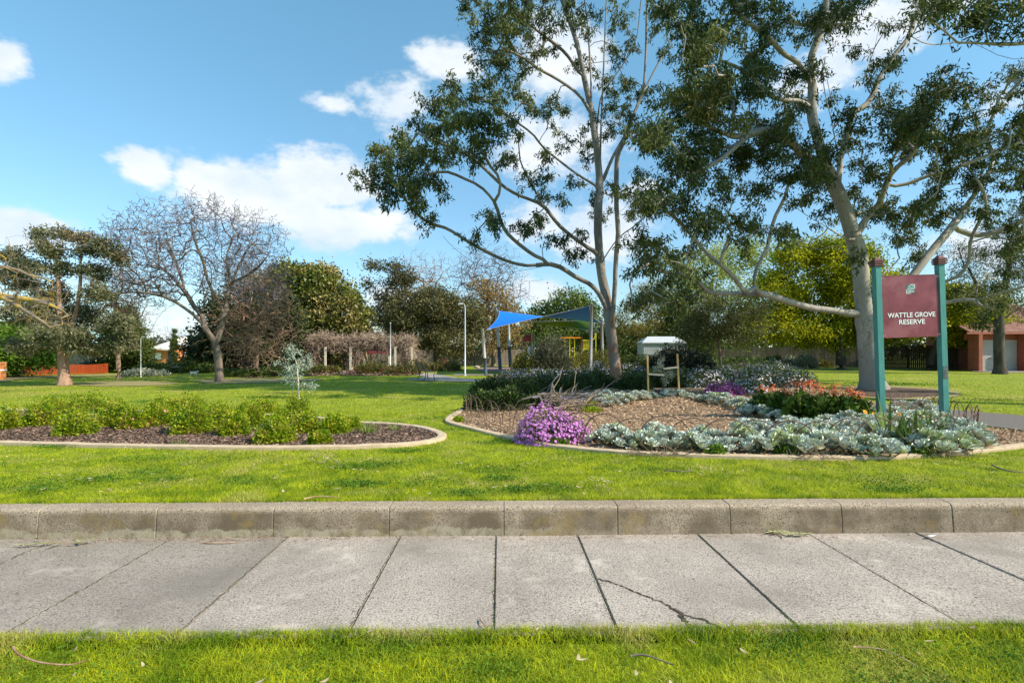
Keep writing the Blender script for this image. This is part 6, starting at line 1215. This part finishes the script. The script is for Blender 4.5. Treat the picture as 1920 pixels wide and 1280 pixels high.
# garage on the right
def garage():
    Y = 38; b = P(1870, 695, Y); b[2] = 0; r = thing('brick_garage', 'red brick garage with grey roller door and tiled roof at the right edge', 'garage', b); zt = 2.9
    Mr = mat('grey roller door', (.48, .47, .45), (.54, .53, .51), scale=1, rough=.5)
    def X(px): return (px - 1870) / F * Y
    for x0, x1 in ((1817, 1824), (1910, 1922)): mb = MB(); mb.box(((X(x0) + X(x1)) / 2, -.35, 1.3), (X(x1) - X(x0), .9, 2.6)); mb.build('pier', M_brick, r)
    mb = MB(); mb.box((X(1960), .6, 1.4), (X(1998) - X(1922) - .01, 1.6, 2.8)); mb.build('wall', M_brick, r); mb = MB(); mb.box(((X(1817) + X(1922)) / 2, .3, 2.42), (X(1922) - X(1817) - .02, .3, .42)); mb.build('lintel', M_brick, r)
    V = []; n = 44; x0, x1 = X(1824), X(1910)
    for i in range(n * 2 + 1): z = 2.2 * i / (n * 2); V += [(x0, .12 + (.02 if i % 2 else -.012), z + .02), (x1, .12 + (.02 if i % 2 else -.012), z + .02)]
    mb = MB(); mb.add(V, [(2 * i, 2 * i + 1, 2 * i + 3, 2 * i + 2) for i in range(n * 2)]); door = mb.build('roller_door', Mr, r); mb = MB(); mb.box(((x0 + x1) / 2 - .4, .07, .9), (.16, .05, .05)); mb.build('handle', M_iron, door)
    mb = MB(); mb.beam((X(1800), -.55, 2.68), (X(2000), -.55, 2.68), .12, .12); mb.build('gutter', mat('terracotta gutter', (.38, .14, .10)), r)
    xa, xb = X(1806), X(2050); V = [(xa, -.6, 2.74), (xb, -.6, 2.74), (xb, 7, 5.6), (xa + 1.8, 7, 5.6), (xa, -.6, 2.66), (xb, -.6, 2.66), (xb, 7, 5.5), (xa + 1.8, 7, 5.5)]
    mb = MB()
    rows = 26
    for i in range(rows):
        t0, t1 = i / rows, (i + 1) / rows; q0 = np.array([xa + 1.8 * t0, -.6 + 7.6 * t0, 2.72 + 2.9 * t0]); q1 = np.array([xa + 1.8 * t1, -.6 + 7.6 * t1, 2.72 + 2.9 * t1])
        mb.box(((q0[0] + xb) / 2, (q0[1] + q1[1]) / 2, (q0[2] + q1[2]) / 2 + .02), (xb - q0[0], (q1[1] - q0[1]) * 1.1, .05), M=Matrix.Rotation(math.atan2(2.9, 7.6) * .86, 3, 'X'))
    mb.build('roof', M_tile, r)
    mb = MB(); mb.box(((xa + xb) / 2 + 1.4, 4.4, 1.3), (xb - xa - 3.4, 6, 2.6)); mb.build('rear_wall', M_brick, r)
    dr = [gx(1822, 37.6), gx(2100, 37.6), gx(2100, 35.2), gx(1880, 35.3), gx(1824, 36.6)]; sheet('driveway', dr, .02, M_pave)
garage()
def shed():
    Y = 50; b = P(1245, 690, Y); b[2] = 0; r = thing('garden_shed', 'white metal shed with shallow hip roof behind the dark shrub', 'shed', b); Mw = mat('white ribbed wall', (.42, .43, .44), (.48, .49, .50), scale=2); w = 1.95; z1 = P(0, 642, Y)[2]; z2 = P(0, 630, Y)[2]
    mb = MB(); mb.box((0, 1.2, z1 / 2), (w * 2, 2.4, z1)); mb.build('walls', Mw, r); rb_ = MB()
    for i in range(20): rb_.box((-w + .1 + i * .195, -.012, z1 / 2), (.06, .02, z1 - .1))
    rb_.build('ribs', Mw, r); e = .12; V = [(-w - e, -e, z1), (w + e, -e, z1), (w + e, 2.4 + e, z1), (-w - e, 2.4 + e, z1), (-1.25, 1.2, z2), (1.5, 1.2, z2)]
    mb = MB(); mb.add(V, [(0, 1, 5, 4), (1, 2, 5), (2, 3, 4, 5), (3, 0, 4), (3, 2, 1, 0)]); mb.build('roof', mat('white metal roof', (.50, .52, .54), (.56, .58, .6), scale=2, rough=.5), r); mb = MB(); mb.beam((-w - e, -e - .03, z1 - .04), (w + e, -e - .03, z1 - .04), .06, .1); mb.build('gutter', M_steel, r)
shed()
def houses():
    Y = 62; b = P(340, 690, Y); b[2] = 0; r = thing('brick_house', 'orange brick house with gabled roof seen between the left trees', 'house', b)
    def X(px): return (px - 340) / F * Y
    def Z(py): return P(0, py, Y)[2]
    V = [(X(321), 0, 0), (X(357), 0, 0), (X(357), 0, Z(652)), (X(336), 0, Z(646)), (X(321), 0, Z(655))]; V = V + [(x, 6, z) for x, y, z in V]
    mb = MB(); mb.add(V, [(0, 1, 2, 3, 4), (9, 8, 7, 6, 5), (0, 5, 6, 1), (1, 6, 7, 2), (4, 9, 5, 0)]); mb.build('wall', M_obrick, r)
    Mroof = mat('light grey roof', (.42, .40, .40), (.5, .48, .47), scale=2); mb = MB(); mb.beam((X(334), 2.9, Z(645.2)), (X(359), 2.9, Z(652.3)), 6.4, .14, up=(0, 0, 1)); mb.beam((X(337), 2.9, Z(645)), (X(319), 2.9, Z(655)), 6.4, .13); mb.build('roof', Mroof, r)
    mb = MB(); mb.box((X(345.5), -.03, (Z(657) + Z(670)) / 2), (X(350) - X(341), .06, Z(657) - Z(670))); w_ = mb.build('window', mat('white frame', (.7, .7, .7)), r); mb = MB(); mb.box((X(345.5), -.062, (Z(657) + Z(670)) / 2), (X(349) - X(342), .02, Z(658) - Z(669))); mb.build('pane', mat('dark glass', (.10, .13, .17), rough=.1, spec=.6), w_)
    mb = MB(); mb.box((X(350.3), -.25, Z(661) / 1 - .8), (.13, .13, Z(652) * .9)); mb.box((X(318), -.6, Z(668) * .5 + .4), (.2, .2, Z(655))); mb.build('post', M_lamp, r)
    b = P(300, 690, 60); b[2] = 0; r = thing('house', 'low house with pale cream roof and orange brick wall left of the cypress', 'house', b); Y = 60
    def X2(px): return (px - 300) / F * Y
    mb = MB(); mb.box((X2(304), 3, .9), (X2(322) - X2(286), 5, 1.8)); mb.build('wall', M_obrick, r)
    mb = MB(); V = [(X2(284), -.3, 1.85), (X2(322), -.3, 1.65), (X2(322), 6, 2.3), (X2(286), 6, 3.3)]; V = V + [(x, y, z - .15) for x, y, z in V]; mb.add(V, [(0, 1, 2, 3), (7, 6, 5, 4), (0, 4, 5, 1), (1, 5, 6, 2), (2, 6, 7, 3), (3, 7, 4, 0)]); mb.build('roof', mat('pale cream roof', (.62, .56, .47), (.70, .65, .56), scale=2), r)
    mb = MB(); mb.box((X2(314), .42, 1.1), (X2(318) - X2(311), .1, 1.2)); mb.build('window', mat('dark window', (.04, .05, .06), rough=.2), r); mb = MB(); mb.box((X2(292), .44, .9), (X2(298) - X2(287), .08, .7)); mb.build('garage_door', M_white, r)
    b = P(95, 690, 48); b[2] = 0; r = thing('house', 'house with pale teal roof glimpsed behind the big left tree', 'house', b); mb = MB(); mb.box((0, 3, 1.1), (4.2, 5, 2.2)); mb.build('wall', mat('dark brown wall', (.07, .05, .045)), r)
    V = [(-2.4, -.2, 2.2), (2.4, -.2, 2.2), (2.4, 6, 2.2), (-2.4, 6, 2.2), (-1, 3, 3.5), (1, 3, 3.5)]; mb = MB(); mb.add(V, [(0, 1, 5, 4), (1, 2, 5), (2, 3, 4, 5), (3, 0, 4), (3, 2, 1, 0)]); mb.build('roof', mat('teal metal roof', (.30, .50, .46), (.4, .58, .54), scale=2), r); mb = MB(); mb.box((.3, .46, 1.3), (1.2, .08, 1)); mb.build('window', mat('blue grey window', (.10, .12, .18), rough=.2), r)
houses()
# dog
def dog():
    g = G(364, 705.5); s = g[1] / F; me = D.meshes.new('dog'); V = []; E = []; Rr = []
    def v(x, y, z, r): V.append((x * s, y, max(z, 0) * s)); Rr.append(r * s); return len(V) - 1
    def ch(*ids):
        for a, b in zip(ids, ids[1:]): E.append((a, b))
    hip = v(-5, 0, 7.2, 1.9); mid = v(-1, 0, 7.0, 2.1); sho = v(3.2, 0, 7.3, 2.3); nk = v(5.2, 0, 8.6, 1.3); hd = v(6.8, 0, 9.6, 1.35); mz = v(8.3, 0, 9.0, .75); ns = v(9.2, 0, 8.8, .5)
    ch(hip, mid, sho, nk, hd, mz, ns)
    t1 = v(-7.2, 0, 8.4, .6); t2 = v(-8.6, 0, 9.6, .45); ch(hip, t1, t2)
    for sy, dx in ((-1, 0), (1, -1.2)):
        y = sy * .05
        a = v(-5.2 + dx * .3, y, 5.2, 1.1); k = v(-4.4 + dx, y, 4.0, .8); h = v(-6.0 + dx, y, 2.2, .5); f = v(-5.7 + dx, y, .5, .45); t = v(-5.0 + dx, y, .3, .42); ch(hip, a, k, h, f, t)
        dx2 = .8 if sy < 0 else -.8; a = v(3.6, y, 5, .95); e = v(3.4 + dx2 * .4, y, 3, .6); w = v(3.8 + dx2, y, 1.2, .45); p = v(4.3 + dx2, y, .35, .45); ch(sho, a, e, w, p)
    for sy in (-1, 1): e = v(6.4, sy * .045, 10.4, .45); e2 = v(6.0, sy * .06, 9.9, .3); ch(hd, e, e2)
    me.from_pydata(V, E, []); o = D.objects.new('dog', me); COL.objects.link(o); o.location = g
    m = o.modifiers.new('skin', 'SKIN'); m.use_smooth_shade = True
    for i, r_ in enumerate(Rr): me.skin_vertices[0].data[i].radius = (r_, r_)
    me.skin_vertices[0].data[0].use_root = True; sb = o.modifiers.new('sub', 'SUBSURF'); sb.levels = 2; sb.render_levels = 2
    me.materials.append(mat('pale grey dog coat', (.42, .41, .42), (.68, .67, .67), scale=7, rough=.9, c3=(.26, .26, .28), s3=6))
    tag(o, 'pale grey and white dog walking right across the far lawn', 'dog')
_me = D.meshes.new('t')
try: dog()
except Exception as ex: print('dog', ex)

# low stone edging and boulder
def rocks():
    Mst = mat('sandstone', (.34, .28, .22), (.48, .42, .34), scale=4, bump=1, bscale=8)
    for (x, y, r0, d) in ((960, 702, .34, 'between the sail poles and the shrub'), (895, 690, .25, 'beside the softfall left edge')):
        bm = bmesh.new(); bmesh.ops.create_icosphere(bm, subdivisions=3, radius=r0)
        for v in bm.verts: v.co *= 1 + .14 * math.sin(v.co.x * 9 + x) * math.cos(v.co.y * 8); v.co.z *= .6
        me = D.meshes.new('boulder'); bm.to_mesh(me); bm.free(); me.materials.append(Mst); o = D.objects.new('boulder', me); COL.objects.link(o); o.location = G(x, y) + [0, 0, r0 * .3]; tag(o, 'pale sandstone boulder ' + d, 'boulder')
rocks()

# fallen leaves, bark strips, sprigs
M_dry = mat('dry leaves', (.30, .21, .12), (.52, .42, .28), scale=5, island=.5); M_bark = mat('red brown bark strip', (.28, .14, .08), (.50, .34, .22), scale=9, island=.4); M_sprig = leafmat('fallen gum leaves', (.26, .28, .10), (.46, .46, .24), sc=8, isl=.4, tr=.1)
def curl(mb, p, a, L_, w, up=.3):
    d = np.array([math.cos(a), math.sin(a), 0]); s = np.array([-math.sin(a), math.cos(a), 0]); V = []
    for i, t in enumerate(np.linspace(0, 1, 6)): ww = w * math.sin(math.pi * (.08 + .84 * t)) / 2; c = p + d * L_ * (t - .5) + np.array([0, 0, .006 + up * L_ * (2 * t - 1) ** 2 * .5]) + s * .12 * L_ * math.sin(3 * t); V += [c - s * ww + [0, 0, ww * .5], c + s * ww + [0, 0, ww * .5]]
    mb.add(V, [(2 * i, 2 * i + 1, 2 * i + 3, 2 * i + 2) for i in range(5)], 0, True)
mb = MB()
for _ in range(300):
    Y = 1 / random.uniform(1 / 30, 1 / 4.9); X = random.uniform(-1, 1) * Y
    if any(inpoly(np.array([X]), np.array([Y]), p)[0] for p in NOGRASS[:4]): continue
    curl(mb, np.array([X, Y, .035]), random.random() * 6.28, random.uniform(.04, .09), random.uniform(.012, .03))
tag(mb.build('fallen_leaves', M_dry), 'dry pale leaves scattered over the lawn', 'leaf litter', kind='stuff')
mb = MB()
for _ in range(24): curl(mb, np.append(R(random.uniform(-3.3, 3.3), random.uniform(2.3, 3.05))[:2], -.21), random.random() * 6.28, random.uniform(.03, .06), random.uniform(.01, .022))
tag(mb.build('fallen_leaves', M_dry), 'dry pale leaves lying in the near verge grass', 'leaf litter', kind='stuff')
mb = MB()
for _ in range(260):
    x = random.uniform(-5, 5) if random.random() < .5 else random.gauss(-2.5, .8); curl(mb, np.append(R(x, random.uniform(4.55, 4.655))[:2], -.248), random.gauss(0, .5), random.uniform(.02, .06), random.uniform(.004, .01), .1)
tag(mb.build('gutter_debris', M_bark), 'fine bark and leaf debris along the foot of the kerb', 'leaf litter', kind='stuff')
def sprig(px, py, rz, n, L_, lab):
    g = G(px, py, -.245); r = thing('gum_sprig', lab, 'sprig', g, rz); st = MB(); st.tube([(-L_, 0, .01), (-L_ * .3, .02, .025), (L_ * .4, -.01, .02), (L_, .02, .012)], .003, 5); st.build('stem', M_bark, r); mb = MB()
    for i in range(n): x = random.uniform(-L_, L_); curl(mb, np.array([x, random.gauss(0, .02), .012]), random.gauss(0, .7), random.uniform(.09, .15), random.uniform(.014, .024), .15)
    mb.build('leaves', M_sprig, r)
sprig(100, 1023, .08, 11, .26, 'fallen sprig of gum leaves at the kerb foot on the left'); sprig(1482, 1004, -.1, 16, .17, 'fallen sprig of curled gum leaves at the kerb foot on the right')
def strip(pts, z, r0, m, lab, name='stick', cat='stick'):
    P3 = [G(x, y, z) for x, y in pts]; g = P3[0]; mb = MB(); L3 = smoothpoly([p - g + [0, 0, .006 + .01 * math.sin(i * 1.7)] for i, p in enumerate(P3)], False, 5); mb.tube(L3, np.linspace(r0, r0 * .5, len(L3)), 6); tag(mb.build(name, m, loc=g), lab, cat)
strip([(25, 1215), (35, 1232), (75, 1242), (130, 1244), (165, 1240)], -.20, .006, M_bark, 'curved red-brown stick in the near grass at lower left'); strip([(1183, 1231), (1210, 1233), (1262, 1247)], -.20, .006, M_twig, 'grey-brown stick in the near grass right of centre'); strip([(1600, 1214), (1660, 1224), (1720, 1250)], -.20, .004, M_bark, 'thin brown twig in the near grass at right')
strip([(900, 1162), (905, 1172), (920, 1184)], -.246, .005, M_bark, 'short dark twig at the near edge of the footpath', 'twig'); strip([(380, 1018), (410, 1020), (445, 1017)], -.246, .006, M_bark, 'flat red bark strip against the kerb left of centre', 'bark_strip', 'bark'); strip([(570, 936), (600, 933), (640, 934)], .03, .007, M_bark, 'bark strip lying in the grass just behind the kerb', 'bark_strip', 'bark')
strip([(1795, 788), (1812, 790), (1835, 793)], .02, .008, M_twig, 'thin stick lying on the asphalt path'); strip([(1905, 803), (1903, 812), (1898, 823)], .03, .006, M_bark, 'short twig lying on the edging near the asphalt path', 'twig'); strip([(640, 874), (620, 862), (600, 868), (585, 862)], .03, .005, M_wood, 'small twig on the lawn before the rose bed', 'twig')
strip([(1245, 882), (1275, 886), (1300, 884)], .03, .008, M_twig, 'pale stick on the lawn before the succulents'); strip([(1560, 860), (1585, 864), (1600, 878)], .03, .006, M_bark, 'bent twig lying off the front edging', 'twig'); strip([(1860, 872), (1885, 884), (1925, 886)], .03, .010, M_twig, 'dark stick on the lawn at the right edge')
for (x, y, d) in ((1325, 885, 'right of the pale stick'), (1120, 912, 'left of centre near the kerb'), (612, 862, 'before the rose bed')):
    g = G(x, y, .03); mb = MB()
    for _ in range(26): curl(mb, np.array([random.gauss(0, .10), random.gauss(0, .10), random.uniform(0, .04)]), random.random() * 6.28, random.uniform(.04, .10), random.uniform(.006, .014), .5)
    tag(mb.build('leaf_pile', M_dry, loc=g), 'little heap of dry leaves on the lawn ' + d, 'leaf litter')
g = G(1748, 1010, -.25); mb = MB(); curl(mb, np.array([0, 0, .01]), .3, .09, .03); tag(mb.build('paper_scrap', M_white, loc=g), 'small white scrap lying at the kerb foot on the right', 'litter')

# far trees closing the horizon
mb = MB(); C = []
for _ in range(900):
    x = random.uniform(-150, 150); Yq = 92 + random.uniform(-6, 10); hh = 4.2 + 1.6 * math.sin(x * .13) + 1.2 * math.sin(x * .31 + 1)
    C.append((x, Yq, hh))
C = np.array(C); T = np.repeat(C, 60, 0); T = T + RNG.normal(size=T.shape) * [1.6, 1.6, 0]; T[:, 2] = T[:, 2] * RNG.random(len(T)) ** .6 + RNG.normal(size=len(T)) * .3
leaves(mb, T, RNG.normal(size=T.shape), .7, .45); tag(mb.build('far_woodland', L_dark), 'low band of dark trees far beyond the park fences', 'woodland', kind='stuff')
